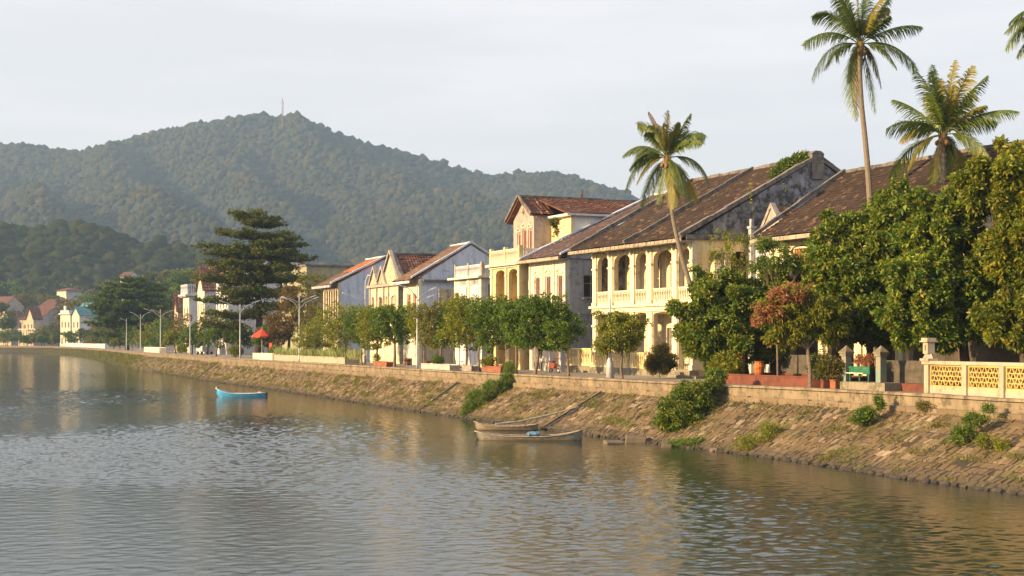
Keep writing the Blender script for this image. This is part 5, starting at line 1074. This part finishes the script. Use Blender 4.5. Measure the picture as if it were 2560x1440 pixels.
p0 = Vector(((1240-CX)/F*Zp, Zp-.45, zof(1059, Zp))); q0 = bpt(idx_at(1452, t=.6), .60, .12); mb = MB(); pm_ = (p0+Vector(q0))/2+Vector((0, 0, -.13)); mb.tube([p0, p0.lerp(pm_, .5)+Vector((0, 0, -.06)), pm_, pm_.lerp(Vector(q0), .5)+Vector((0, 0, -.03)), q0], [.055, .05, .05, .04, .03], 7); mb.build('shaft', plain('bleached_bamboo', (.42, .37, .32), .7, .2, 3), e)
e = empty('fishing_net', (b1.location.x+.35, b1.location.y, .34), 0, 'blue heap of fishing net lying in the peeling green boat', 'net'); mb = MB(); 
for k in range(7): mb.ball((random.uniform(-.35, .35), random.uniform(-.2, .2), random.uniform(-.08, .0)), .13, 2, (1.4, 1.1, .7), .18)
mb.build('net_heap', plain('blue_net', (.10, .22, .34), .9, .5, 14, bs=.8), e)
# --- promenade planters, pots and stalls
M_terra = plain('terracotta', (.28, .10, .05), .85, .25, 3); M_redbrick = plain('red_ledge', (.15, .045, .026), .85, .25, 2); M_pot = plain('grey_pot', (.30, .26, .22), .9, .3, 4); M_soil = plain('soil', (.06, .045, .03), .95, .2, 8)
def trough(name, label, x0, x1, off, dep, h, mat, cat='planter', flare=.0, soil=True):
    i0, i1 = idx_at(x0, off), idx_at(x1, off); a = Vector(bank(i0, off)); b = Vector(bank(i1, off)); c = (a+b)/2; d = (b-a); e = empty(name, (c.x, c.y, PZ+.012), math.atan2(d.y, d.x), label, cat); l = d.length/2; mb = MB(); w = .07
    def T(x, y, z): k = 1+flare*z/h; return (x*k, y*k, z)
    mb.box(-l, l, 0, w, 0, h, T); mb.box(-l, l, dep-w, dep, 0, h, T); mb.box(-l, -l+w, w, dep-w, 0, h, T); mb.box(l-w, l, w, dep-w, 0, h, T); mb.box(-l-.03, l+.03, -.03, w, h+.002, h+.06, T); mb.box(-l-.03, l+.03, dep-w, dep+.03, h+.002, h+.06, T); mb.build('box', mat, e)
    if soil: mb = MB(); mb.box(-l+w, l-w, w, dep-w, 0, h-.05, T); mb.build('soil', M_soil, e)
    return e
def pshrub(name, label, x, off, r, h, mat, n, seed, Lf=.14, base=.0, cat='plant', **kw):
    X, Y = on(x, off); e = empty(name, (X, Y, PZ+base), 0, label, cat); crown('foliage', [(0, 0, h*.55, r, r, h*.5)], n, 8, Lf, Lf*.4, mat, e, seed, **{'up': .8, 'thr': -.6, 'shell': .3, **kw}); return e
trough('white_planter', 'peeling white concrete trough beside the tall double armed lamp', 1053, 1124, .8, .8, .42, plaster('peeling_white', (.50, .48, .44), amt=.35, streak=.5, stain=(.24, .17, .12)))
trough('terracotta_planter', 'wide terracotta trough with yellow shrubs under a promenade tree', 1207, 1250, 1.0, .8, .42, M_terra, flare=.1)
trough('square_pot', 'small square grey pot at the foot of the multi stemmed tree', 1155, 1178, .95, .5, .42, M_pot, 'pot', flare=.08)
trough('terracotta_pot', 'square terracotta pot left of the tree with the forked trunk', 934, 965, 1.1, .6, .40, M_terra, 'pot', flare=.12)
trough('white_planter', 'short white planter box beneath the red umbrella', 632, 681, 1.2, 1.0, .7, M_trim)
trough('pale_planter', 'long pale planter wall with spiky grasses along the promenade', 684, 862, .9, 1.4, .62, plaster('pale_planter', (.42, .39, .29), amt=.3, streak=.6))
trough('low_garden_wall', 'low white wall far along the promenade below the street trees', 360, 398, 1.2, 1.2, .9, M_trim, 'wall', soil=False)
trough('low_garden_wall', 'white terrace wall in front of the white bays of the teal house', 150, 262, 1.6, 1.2, 1.2, M_white, 'wall', soil=False)
pshrub('yellow_shrub', 'yellow green shrub in the terracotta trough', 1222, 1.3, .55, .8, LF_yel, 170, 120, base=.35)
pshrub('potted_shrub', 'small leafy shrub in the square terracotta pot', 940, 1.3, .35, .7, LF_mid, 80, 121, base=.35)
pshrub('clipped_shrub', 'round clipped green shrub in the white trough', 1093, 1.2, .45, .75, LF_mid, 130, 122, base=.35)
pshrub('edge_bush', 'grey green bush at the wall top beside the slim trunked tree', 1275, .7, .45, .9, LF_olive, 130, 123)
rg = np.random.default_rng(9); P = []; D = []
for x in np.arange(690, 900, 1.1):
    X, Y = on(x, 1.0+rg.random()*1.2)
    for _ in range(9): P.append((X+rg.normal()*.2, Y+rg.normal()*.2, PZ+.45)); D.append((rg.normal()*.35, rg.normal()*.35, 1))
P = np.array(P); D = tdir(np.array(D)); e = empty('spiky_grasses', (0, 0, 0), 0, 'tall pale spiky grasses filling the long pale planter', 'plants'); leaves_mesh('blades', leaf_arrays(P, D, 1.15, .07, rg, .1), leafmat('pale_grass', [(.14, .18, .05), (.26, .28, .12), (.40, .40, .24)]), e)
for q, (x, lab) in enumerate([(840, 'leafy shrub at the end of the long pale planter'), (590, 'low green shrub in the shade of the big tiered tree'), (690, 'yellow green shrub beneath the golden olive tree'), (455, 'small bright round shrub left of the white van')]):
    pshrub('roadside_shrub', lab, x, 3.0, .9, 1.5, [LF_mid, LF_yel][q % 2], 220, 130+q, Lf=.24)
# white van
X, Y = on(497, 4.2); v = empty('parked_van', (X, Y, PZ), HRZ, 'white box van parked under the street trees', 'van'); M_van = plain('van_paint', (.62, .63, .66), .35, .05, 1, bs=0)
mb = MB(); mb.prism([(-2.2, 0, .45), (1.4, 0, .45), (2.3, 0, .45), (2.3, 0, 1.2), (1.75, 0, 2.15), (-2.2, 0, 2.15)], (0, 1.8, 0)); mb.build('body', M_van, v, bevel=.06)
for x in (-1.4, 1.5):
    for y in (.12, 1.68): mb = MB(); mb.tube([(x, y-.15, .36), (x, y+.15, .36)], .36, 14); w = mb.build('wheel', M_iron, v); mb = MB(); mb.tube([(x, y-.17, .36), (x, y+.17, .36)], .18, 10); mb.build('rim', M_lamp, w)
mb = MB(); mb.box(.9, 1.6, -.012, -.003, 1.3, 1.9); mb.build('side_window', M_glass, v); mb = MB(); mb.box(-2.215, -2.203, .3, 1.5, 1.3, 1.9); mb.build('rear_window', M_glass, v); mb = MB(); mb.box(-2.3, -2.203, .05, 1.75, .45, .62); mb.build('bumper', M_iron, v)
# red umbrella
X, Y = on(655, 3.0); zt = zof(821, Y)-PZ; ze = zof(840, Y)-PZ; rr = 27/F*Y; e = empty('red_umbrella', (X, Y, PZ), 0, 'red parasol open below the big tiered tree', 'umbrella')
mb = MB(); k = 8; rim = [(math.cos(2*math.pi*i/k)*rr, math.sin(2*math.pi*i/k)*rr, ze) for i in range(k)]
for i in range(k):
    a, b = rim[i], rim[(i+1) % k]; mb.face([a, b, (0, 0, zt)]); mb.face([a, (a[0], a[1], ze-.14), ((a[0]+b[0])/2*1.0, (a[1]+b[1])/2, ze-.20), (b[0], b[1], ze-.14), b]); mb.face([(a[0]*.98, a[1]*.98, ze-.02), (b[0]*.98, b[1]*.98, ze-.02), (0, 0, zt-.04)])
mb.build('canopy', plain('red_canvas', (.62, .06, .03), .8, .1, 2), e); mb = MB(); mb.tube([(0, 0, 0), (0, 0, zt+.12)], .04, 6); mb.build('pole', M_lamp, e)
X, Y = on(676, 3.2); e = empty('hanging_sign', (X, Y, PZ), HRZ, 'small plain red signboard on a post right of the parasol', 'sign'); mb = MB(); mb.box(-.6, .6, 0, .06, 1.2, 1.9); mb.build('board', MATS['red_canvas'], e); mb = MB(); mb.tube([(0, .1, 0), (0, .1, 2)], .04, 6); mb.build('post', M_iron, e)
# things in front of the shaded ground floors
def cluster(name, label, x, off, cat, fn, rz=None):
    X, Y = on(x, off); e = empty(name, (X, Y, PZ+.01), tang(x) if rz is None else rz, label, cat); fn(e); return e
def brickpile(e, w=1.3, n=4):
    for k in range(n):
        mb = MB(); 
        for j in range(int(w/.3)): x = -w/2+j*.3+.06*(k % 2); mb.box(x+random.uniform(0, .03), x+.27, -.25+.02*k+random.uniform(0, .06), .3, k*.16, k*.16+.15)
        mb.build('layer', [M_terra, M_base, M_redbrick, M_terra][k % 4], e)
cluster('brick_stack', 'low stack of reddish bricks and slabs at the foot of the pediment house', 1018, 5.6, 'stack', brickpile)
cluster('brick_stack', 'stack of grey brown slabs behind the white trough', 1068, 5.4, 'stack', lambda e: brickpile(e, .9, 3))
cluster('rubble_heap', 'heap of pale stones and planks against the white balcony house', 1150, 5.6, 'heap', lambda e: ([MB().ball((random.uniform(-.7, .7), random.uniform(-.3, .3), .12), random.uniform(.12, .28), 1, (1.3, 1, .8), .25).build('stone', M_pot, e) for _ in range(9)], MB().box(-1, .6, -.1, .1, .5, .56).build('plank', M_fascia, e)))
def table(e, wd=1.2, hh=.7, mat=M_fascia):
    MB().box(-wd/2, wd/2, -.3, .3, hh, hh+.05).build('table_top', mat, e)
    for x in (-wd/2+.06, wd/2-.06):
        for y in (-.25, .25): MB().box(x-.03, x+.03, y-.03, y+.03, 0, hh).build('leg', mat, e)
tb = cluster('side_table', 'low table holding white jars in front of the shuttered house door', 1352, 4.8, 'table', table)
for k, x in enumerate((-.35, -.1, .2)):
    mb = MB(); p = tb.location+Vector((x*.4, -x*.9, .752)); e = empty('jar', p, 0, ['tallest white jar on the low table, at its far end', 'squat white jar in the middle of the low table', 'round white jar on the low table at its near end'][k], 'jar'); mb.lathe((0, 0, 0), [(.07, 0), (.11, .08+.02*k), (.1, .2), (.05, .26-.03*k), (.06, .3-.03*k)], 10); mb.build('jar_body', M_white, e, True)
def bike(e):
    for x in (-.62, .62):
        mb = MB(); n = 20
        for k in range(n): a, b = 2*math.pi*k/n, 2*math.pi*(k+1)/n; mb.tube([(x+.3*math.cos(a), 0, .3+.3*math.sin(a)), (x+.3*math.cos(b), 0, .3+.3*math.sin(b))], .045, 6)
        mb.tube([(x, -.05, .3), (x, .05, .3)], .06, 8); mb.build('wheel', M_iron, e)
    mb = MB(); mb.prism([(-.5, -.12, .35), (.1, -.12, .3), (.3, -.12, .55), (.1, -.12, .68), (-.65, -.12, .75), (-.75, -.12, .6)], (0, .24, 0)); mb.tube([(.62, 0, .3), (.45, 0, .95)], .035, 6); mb.build('body', M_shutred, e)
    mb = MB(); mb.box(-.65, .05, -.13, .13, .752, .84); mb.build('saddle', M_iron, e); mb = MB(); mb.tube([(.45, -.3, .98), (.45, .3, .98)], .02, 6); mb.build('handlebar', M_iron, e)
cluster('parked_scooter', 'dark scooter parked by the low table near the dark layered tree', 1386, 5.2, 'scooter', bike)
cluster('bench', 'wooden bench beside the terracotta trough tree', 1265, 5.0, 'bench', lambda e: table(e, 1.4, .42))
cluster('fence_panel', 'pale bamboo fence panel beside the pediment house', 908, 6.2, 'fence', lambda e: ([MB().box(x, x+.09, 0, .04, 0, 1.9+.05*math.sin(x*9)).build('slat', M_trim, e) for x in np.arange(-1.2, 1.1, .16)], MB().box(-1.2, 1.2, .041, .07, 1.3, 1.38).build('rail', M_fascia, e)))
cluster('blue_tarp', 'blue tarpaulin screen under the olive trees', 835, 6.5, 'tarpaulin', lambda e: MB().box(-2, 2, 0, .06, .3, 2.0).build('sheet', plain('blue_tarp', (.05, .22, .42), .6, .2, 2), e))
# red planted terrace right of the arcaded house
t = trough('terrace_planter', 'long red ledge planter at the foot of the big dark green tree', 1770, 2035, 2.2, 3.4, .46, M_redbrick)
pshrub('planter_shrub', 'low leafy shrub filling the near corner of the long red planter', 1820, 2.7, .9, 1.2, LF_yel, 330, 140, Lf=.17, base=.4); pshrub('planter_shrub', 'spiky shrub at the left end of the long red planter', 1782, 2.7, .5, 1.4, LF_bank, 200, 141, Lf=.22, base=.35)
def pillar(name, label, x, off, w, h, mat, cap=True, cat='pillar', capm=None):
    X, Y = on(x, off); e = empty(name, (X, Y, PZ+.01), tang(x), label, cat); MB().box(-w/2, w/2, -w/2, w/2, 0, h).build('shaft', mat, e)
    if cap:
        mb = MB(); k = w*.65; mb.box(-k, k, -k, k, h+.002, h+.12); mb.box(-k*1.2, k*1.2, -k*1.2, k*1.2, h+.122, h+.2); k2 = k*1.1
        for a, b in (((-k2, -k2), (k2, -k2)), ((k2, -k2), (k2, k2)), ((k2, k2), (-k2, k2)), ((-k2, k2), (-k2, -k2))): mb.face([(a[0], a[1], h+.202), (b[0], b[1], h+.202), (0, 0, h+.5)])
        mb.build('cap', capm or mat, e)
    return e
pillar('orange_pillar', 'orange plastered pillar rising from the long red planter', 1851, 3.4, .34, 1.7, M_terra)
X, Y = on(1898, 3.2); e = empty('flower_basket', (X, Y, PZ+.4), 0, 'orange pierced pot standing on the long red planter', 'pot'); mb = MB(); mb.lathe((0, 0, 0), [(.18, 0), (.27, .22), (.30, .5), (.23, .72), (.27, .8)], 14); mb.build('basket', plain('orange_pot', (.42, .13, .02), .7, .35, 9), e)
def solid(name, label, x0, x1, off, dep, h, mat, cat='wall', z=0.0):
    a = Vector(bank(idx_at(x0, off), off)); b = Vector(bank(idx_at(x1, off), off)); c = (a+b)/2; d = b-a; e = empty(name, (c.x, c.y, PZ+.012+z), math.atan2(d.y, d.x), label, cat); l = d.length/2
    MB().box(-l, l, 0, dep, 0, h).build('body', mat, e); return e, l
M_dkstone = plain('dark_stone', (.10, .085, .065), .95, .3, 3); M_gr = plain('green_paint', (.015, .14, .075), .6, .25, 4); M_tq = plaster('turquoise_wash', (.16, .28, .23), amt=.8, streak=.5, stain=(.30, .22, .15))  # first one is the dark stone colour of the garden walls
solid('garden_wall', 'dark low garden wall behind the slender pink tipped tree', 1925, 2080, 5.8, .3, 1.5, M_dkstone); solid('garden_wall', 'dark stone garden wall between the turquoise gateway and the yellow parapet', 2190, 2330, 3.4, .3, 1.35, M_dkstone)
solid('step_plinth', 'dark red plinth at the foot of the dark stone garden wall', 2205, 2322, 2.6, .6, .34, M_redbrick, 'plinth'); solid('gateway_plinth', 'worn stone plinth below the green table', 2100, 2212, 1.6, 1.2, .36, M_base, 'plinth')
for x, lab in ((2116, 'stone capped turquoise washed pillar left of the green table'), (2203, 'stone capped turquoise washed pillar right of the green table')): pillar('gate_pillar', lab, x, 2.2, .34, 1.55, M_tq, capm=M_base)
a = Vector(bank(idx_at(2158, 2.3), 2.3)); e = empty('green_table', (a.x, a.y, PZ+.375), tang(2158), 'bright green painted wooden table between the two turquoise pillars', 'table'); MB().box(-.75, .75, -.25, .35, .62, .70).build('table_top', M_gr, e); MB().box(-.74, .74, -.22, -.19, .36, .615).build('apron', M_gr, e); MB().box(-.6, .6, -.5, -.35, .38, .42).build('bench_board', M_trim, e)
for x in (-.7, 0, .64):
    for y in (-.24, .28): MB().box(x, x+.06, y, y+.06, 0, .615).build('leg', M_gr, e)
for k, x in enumerate((-.35, .1, .45)):
    e2 = empty('potted_flower', e.location+Vector((x*.42, -x*.9, .71)), 0, ['red flowering pot at the far end of the green table', 'orange flowering pot in the middle of the green table', 'rust coloured flowering pot at the near end of the green table'][k], 'plant'); mb = MB(); mb.lathe((0, 0, 0), [(.07, 0), (.11, .18)], 10); mb.build('pot', M_terra, e2); crown('flowers', [(0, 0, .33, .2, .2, .2)], 60, 6, .09, .05, LF_pink, e2, 150+k, shell=.2, thr=-9)
for k, (x, off, r, h, lab) in enumerate([(2040, 1.9, .35, 1.3, 'dark bushy plant in a square red pot right of the pink tipped tree'), (2062, 1.5, .4, 1.5, 'tallest dark potted plant with bare twigs beside the turquoise pillar'), (2088, 1.8, .38, 1.2, 'potted plant with pale leaves next to the turquoise pillar'), (2052, 2.8, .4, 1.8, 'tall shadowed potted plant behind the red pots')]):
    X, Y = on(x, off); e = empty('potted_plant', (X, Y, PZ+.012), .3*k, lab, 'plant', 'potted plants by the gateway'); mb = MB(); mb.prism([(-.17, -.17, 0), (.17, -.17, 0), (.17, .17, 0), (-.17, .17, 0)], (0, 0, .38)); mb.box(-.2, .2, -.2, .2, .382, .44); mb.build('pot', [M_redbrick, M_redbrick, M_terra, M_pot][k], e); crown('foliage', [(0, 0, .45+h*.4, r, r, h*.4)], 150, 7, .15, .06, [LF_dark, LF_olive, LF_shrub, LF_dark][k], e, 160+k, shell=.2, thr=-.3)
# pierced yellow parapet with stone lantern
i0 = idx_at(2322, .7); i1 = idx_at(2760, .7); pa = empty('parapet', (*bank(i0, .7), PZ+.07), tang(2400), 'yellow pierced concrete parapet with square posts on the promenade edge', 'parapet'); H = 1.36
def loc(i, off, z): v = Matrix.Rotation(-tang(2400), 4, 'Z') @ (Vector((*bank(i, off), 0))-Vector((pa.location.x, pa.location.y, 0))); return Vector((v.x, v.y, z))
M_parst = plaster('parapet_stone', (.48, .40, .29), amt=.3, streak=.6, stain=(.18, .14, .09)); M_pany = plaster('parapet_yellow', (.62, .42, .12), amt=.25, streak=.5, stain=(.22, .16, .06))
step = (idx_at(2428, .7)-idx_at(2334, .7)); npost = int((i1-i0)/step)+1
for k in range(npost):
    i = i0+k*step; a = loc(i, .7, 0); 
    MB().box(a.x-.15, a.x+.15, a.y-.13, a.y+.17, 0, H-.15).build('post', M_parst, pa)
    if k == npost-1: break
    b = loc(i+step, .7, 0); x0, x1 = a.x+.151, b.x-.151; dy = (b.y-a.y)/(b.x-a.x)
    T = lambda x, y, z, a=a, dy=dy: (x, a.y+(x-a.x)*dy+y, z)
    mb = MB(); mb.box(x0, x1, -.05, .08, 0, .30, T); mb.build('base_panel', M_parst, pa)
    mb = MB(); mb.box(x0, x1, -.03, .06, .301, .36, T); mb.box(x0, x1, -.03, .06, H-.22, H-.151, T); mb.box(x0, x0+.06, -.03, .06, .361, H-.221, T); mb.box(x1-.06, x1, -.03, .06, .361, H-.221, T)
    nr = 4; nc = 11; hh = (H-.22-.361)/nr
    for r in range(nr):
        z0 = .361+r*hh
        if r: mb.box(x0+.06, x1-.06, -.02, .05, z0-.018, z0+.018, T)
        for c in range(nc):
            xc = x0+.06+(x1-x0-.12)*(c+.5*(r % 2)+.5)/nc; w = .030; sk = .035*(1 if (c+r) % 2 else -1)
            if xc+.05 > x1-.06: continue
            mb.prism([T(xc-w-sk, -.02, z0+.018), T(xc+w-sk, -.02, z0+.018), T(xc+w*.6, -.02, z0+hh/2), T(xc+w+sk, -.02, z0+hh-.018), T(xc-w+sk, -.02, z0+hh-.018), T(xc-w*.6, -.02, z0+hh/2)], (0, .07, 0))
    mb.build('pierced_panel', M_pany, pa)
a = loc(i0, .7, 0); b = loc(i0+(npost-1)*step, .7, 0); mb = MB(); mb.prism([(a.x-.25, a.y-.2, H-.149), (b.x+.1, b.y-.2, H-.149), (b.x+.1, b.y+.24, H-.149), (a.x-.25, a.y+.24, H-.149)], (0, 0, .15)); mb.build('coping', M_parst, pa, bevel=.02)
X, Y = bank(i0, .7); e = empty('stone_lantern', (X, Y, PZ+.07+H), tang(2400), 'grey stone lantern pillar standing on the first post of the yellow parapet', 'lantern'); mb = MB()
mb.box(-.30, .30, -.24, .24, .003, .10); mb.tube([(0, 0, .1), (0, 0, .3)], [.3, .18], 4); mb.build('foot', M_parst, e); mb = MB(); wall(mb, lambda u, w, z: (u, w-.17, z), .17, .30, .78, [(-.05, .05, .42, .66, .04)], .06, -.17); mb.box(-.17, .17, -.109, .17, .30, .78); mb.build('body', M_parst, e)
mb = MB(); mb.box(-.27, .27, -.27, .27, .782, .84); mb.box(-.22, .22, -.22, .22, .842, .96); mb.build('cap', M_parst, e)
# curb inside the parapet and added dark wall, canopy shade put into its colour
solid('inner_wall', 'dark backdrop wall painted as canopy shade behind the tree trunks beyond the yellow parapet', 2330, 2900, 6.2, .3, 2.6, plain('painted_shade_wall', (.09, .07, .05), .95, .3, 1))
# --- plants on the bank
def bankplant(name, label, lobes, x, y, Y0, mat, n, seed, Lf, Wf, **kw):
    s = Y0/F; X = (x-CX)*s; e = empty(name, (X, Y0, zof(y, Y0)), 0, label, 'plant', 'plants on the stone bank'); crown('foliage', [((a-x)*s, dy, (y-b)*s, rx*s, rx*s*.7, ry*s) for a, b, rx, ry, dy in lobes], n, 8, Lf, Wf, mat, e, seed, **kw); return e
def bY(x, t): i = idx_at(x, t=t); return bank(i, t=t)[1]
y0 = bY(1700, .45)
bankplant('bank_bush', 'large leafy bush spilling down the bank above the broken stones', [(1700,1020,55,38,0),(1740,985,55,30,.5),(1780,968,30,20,.8),(1680,1050,42,30,-.5),(1720,1055,45,28,-.5),(1660,1035,28,26,-.2),(1760,1010,30,30,.3)], 1700, 1040, y0, LF_big, 2200, 171, .17, .07, thr=-.4, up=.7, droop=.4)
bankplant('low_bush', 'low bright green plants at the water edge under the large bush', [(1720,1108,45,10,0),(1690,1110,25,8,0),(1755,1103,25,10,0)], 1720, 1112, bY(1725, .12), LF_bank, 420, 172, .10, .035, thr=-.7, up=1.2)
bankplant('tall_grass_clump', 'tall bright green grass clump growing up the drain steps', [(1200,1000,32,24,0),(1235,975,35,22,.4),(1270,955,26,20,.7),(1175,1020,20,14,-.3),(1165,1035,12,8,-.4)], 1215, 1005, bY(1215, .5), LF_bank, 1500, 173, .22, .03, thr=-.6, up=1.6, spread=.5, outk=.3)
bankplant('wall_grass', 'feathery grass rising over the wall top by the slim trunked tree', [(1275,930,14,22,0)], 1275, 950, bY(1275, 1.0), LF_bank, 160, 174, .25, .02, thr=-.9, up=2, spread=.4)
bankplant('sprawling_weed', 'sprawling yellow green weed patch beside the concrete block', [(1890,1100,45,16,0),(1930,1075,35,14,.3),(1850,1118,30,10,-.3),(1960,1065,20,10,.4)], 1890, 1110, bY(1890, .25), LF_yel, 700, 175, .10, .03, thr=-.3, up=1)
bankplant('leafy_weed', 'tall leafy weed climbing to the wall below the turquoise gateway', [(2170,1035,28,18,0),(2200,1010,14,16,.3),(2145,1050,20,12,-.1),(2205,1000,6,18,.3)], 2170, 1050, bY(2170, .7), LF_bank, 420, 176, .15, .05, thr=-.4, up=1.2)
bankplant('leafy_weed', 'second leafy weed reaching the wall under the yellow parapet', [(2440,1050,28,14,0),(2475,1030,14,16,.3),(2400,1075,28,14,-.2),(2385,1100,18,10,-.4)], 2440, 1065, bY(2440, .7), LF_bank, 460, 177, .14, .04, thr=-.3, up=1.2)
bankplant('dry_weed', 'dry yellow weed hanging low on the bank at the right', [(2470,1100,26,16,0),(2500,1120,18,18,-.2)], 2470, 1115, bY(2470, .5), LF_yel, 260, 178, .14, .03, thr=-.2, up=.8)
bankplant('low_bush', 'grey green wall foot plant below the yellow parapet post', [(2320,1015,30,12,0)], 2320, 1025, bY(2320, .95), LF_olive, 200, 179, .13, .03, thr=-.4, up=1.2)
bankplant('creeper', 'green creeper hanging from the coping at the left end of the red planter', [(1790,945,22,26,0)], 1790, 960, on(1790, -.1)[1], LF_bank, 260, 180, .14, .06, thr=-.5)
# grass: many small tufts scattered in the joints
rg = np.random.default_rng(12); P = []; D = []; 
cl = [(rg.uniform(IA-20, IB), rg.uniform(.1, 1), rg.uniform(.2, 1.3), rg.uniform(.03, .13)) for _ in range(620)]
for ci, ct, sw, st in cl:
    far = np.interp(ci, [IA, IB], [2.2, 1]); m = int(80*sw)
    for _ in range(m):
        i = ci+rg.normal()*sw*.35; t = ct+rg.normal()*st*.5
        if not .08 < t < 1: continue
        i += (t-ct)*1.2; p = bpt(i, t, .05); P.append(p); D.append((rg.normal()*.5-.3, rg.normal()*.5-.1, 1.1))
P = np.array(P); D = tdir(np.array(D)); o = leaves_mesh('bank_grass', leaf_arrays(P, D, .20, .032, rg, .25), leafmat('bank_grass', [(.06, .075, .012), (.11, .13, .02), (.17, .17, .03), (.24, .20, .05)], nscale=.25), None); tag(o, kind='stuff')
P = np.array([bpt(rg.uniform(idx_at(20, t=.5), IA+10), rg.uniform(.15, 1), .05) for _ in range(9000)]); o = leaves_mesh('far_bank_grass', leaf_arrays(P, tdir(rg.normal(size=P.shape)*.5+np.array([0, 0, 1])), .4, .12, rg, .2), MATS['bank_grass'], None); tag(o, kind='stuff')
# broken stones at the water
M_rock = stonemat('broken_stone', [(.16, .12, .085), (.22, .17, .12), (.12, .09, .065)])
for k, (x, y, a, b, c, lab) in enumerate([(1825, 1105, .85, .5, .38, 'squared concrete block half in the water'), (1590, 1100, .5, .4, .3, 'broken slab sliding into the water below the bush'), (1535, 1104, .45, .3, .14, 'flat dark slab at the waterline left of the broken slab'), (1640, 1098, .35, .3, .26, 'small rock under the large bush'), (1790, 1122, .2, .2, .14, 'small stone beside the concrete block'), (1120, 1032, .5, .35, .2, 'dark slab lying on the drain outlet near the grass clump'), (1668, 1112, .3, .25, .15, 'pale stone at the water edge beside the low green plants')]):
    Z = F*(CAMH-.12)/(y-HY); e = empty('rock', ((x-CX)/F*Z, Z+.25, 0), .3*k+HRZ*.3, lab, 'stone', 'broken stones at the waterline'); mb = MB(); mb.box(-a, a, -b, b, -.2, c); o = mb.build('stone', M_rock, e, bevel=.05); o.rotation_euler = (.06*(k % 3), .08*((k*2) % 3)-.06, 0)
# stones and cracks on the near wall: small paving step by the arcaded house door
solid('doorstep', 'worn stone doorstep by the porch of the big arcaded house', 1690, 1740, 5.6, .7, .16, M_base, 'step')

for o in bpy.data.objects:
    if o.parent is None and 'category' in o and 'kind' not in o: o['kind'] = 'thing'
# dense greenery round the far houses
for i, (x, y, Yd, r) in enumerate([(18,805,470,16),(40,790,520,18),(110,838,445,14),(130,845,440,12),(146,838,455,12),(104,846,432,9),(262,835,395,20),(285,825,400,24),(240,822,420,18),(275,800,430,26),(228,800,450,20),(0,800,560,22),(60,752,600,22),(115,748,620,22),(200,752,600,24),(232,745,620,26),(180,730,640,24),(90,735,640,22)]):
    Yd *= 1.2; s = Yd/F; tree('bend_tree', ['leafy', 'dull', 'bushy', 'shadowy', 'light', 'ragged'][i % 6]+' green tree '+['squeezed between the far red roofs', 'right of the far teal house', 'on the slope above the far roofs'][i//6], x, 0, [(x, y, r, r*.8), (x-r*.6, y+r*.5, r*.7, r*.6), (x+r*.6, y+r*.4, r*.7, r*.6)], [LF_dark, LF_olive, LF_mid][i % 3], 330, 7, .7, .34, 'trees around the far houses', seed=300+i, r0=.16, xy=((x-CX)*s, Yd), bark=BARKD)
for o in bpy.data.objects:
    if o.parent is None and 'category' in o and 'kind' not in o: o['kind'] = 'thing'

for x, off, lob, mt, n, Lf, lab in [
    (905, 1.3, [(905,815,34,34),(890,795,26,24),(925,850,26,22)], LF_mid, 650, .19, 'slim leafy promenade tree hiding the curved lamp post foot'),
    (1062, 2.2, [(1062,815,34,34),(1050,790,26,24),(1075,850,24,20)], LF_yel, 600, .18, 'loose yellow green promenade tree just right of the tall double armed lamp'),
    (1140, 2.4, [(1135,830,36,30),(1125,800,28,26)], LF_mid, 600, .18, 'shaded green promenade tree behind the grey square pot'),
    (1200, 2.2, [(1203,825,36,34),(1195,790,26,26)], LF_olive, 650, .18, 'olive promenade tree between the square pot and the terracotta trough'),
    (795, 2.0, [(790,835,40,30),(765,850,26,20),(815,850,26,18)], LF_yel, 650, .20, 'yellow green tree behind the right half of the long pale planter'),
    (1422, 2.2, [(1400,850,26,22),(1390,825,26,20)], LF_mid, 350, .17, 'small green tree tucked under the end of the widest crown')]:
    tree('promenade_tree', lab, x, off, lob, mt, n, 9, Lf, Lf*.45, PT, seed=400+int(x), r0=.08)
for x, off, lob, mt, lab in [
    (480, 2.5, [(482,835,24,26),(465,850,18,16),(500,850,20,18)], LF_mid, 'green street tree in front of the narrow white turret house'),
    (520, 5, [(525,800,30,30),(505,825,26,26),(555,815,26,26)], LF_olive, 'olive street tree before the white gabled house'),
    (600, 5, [(600,835,30,28),(625,850,22,20),(580,820,24,24)], LF_dark, 'dark street tree under the spreading tiers right of the van'),
    (672, 6, [(672,835,26,30),(655,850,18,16)], LF_mid, 'green street tree between the red parasol and the golden olive tree'),
    (440, 2.5, [(436,842,20,18),(425,852,14,12)], LF_yel, 'small yellow green street tree left of the single slim lamp'),
    (285, 2.5, [(285,850,20,14),(270,845,16,12)], LF_mid, 'low bright street tree at the bend of the bank'),
    (230, 2.5, [(232,850,16,10),(248,852,14,9)], LF_yel, 'tiny yellow street tree right of the white terrace wall'),
    (160, 6, [(163,850,12,9)], LF_mid, 'tiny green tree at the foot of the stepped white bay'),
    (70, 3, [(72,850,14,9),(58,848,10,8)], LF_mid, 'tiny green tree in front of the small cream gable'),
    (135, 3, [(135,848,14,10)], LF_yel, 'tiny yellow green tree left of the white terrace wall')]:
    tree('street_tree', lab, x, off, lob, mt, 420, 8, .34 if x > 400 else .5, .15 if x > 400 else .22, BT, seed=500+int(x), r0=.12, bark=BARKD)
for o in bpy.data.objects:
    if o.parent is None and 'category' in o and 'kind' not in o: o['kind'] = 'thing'
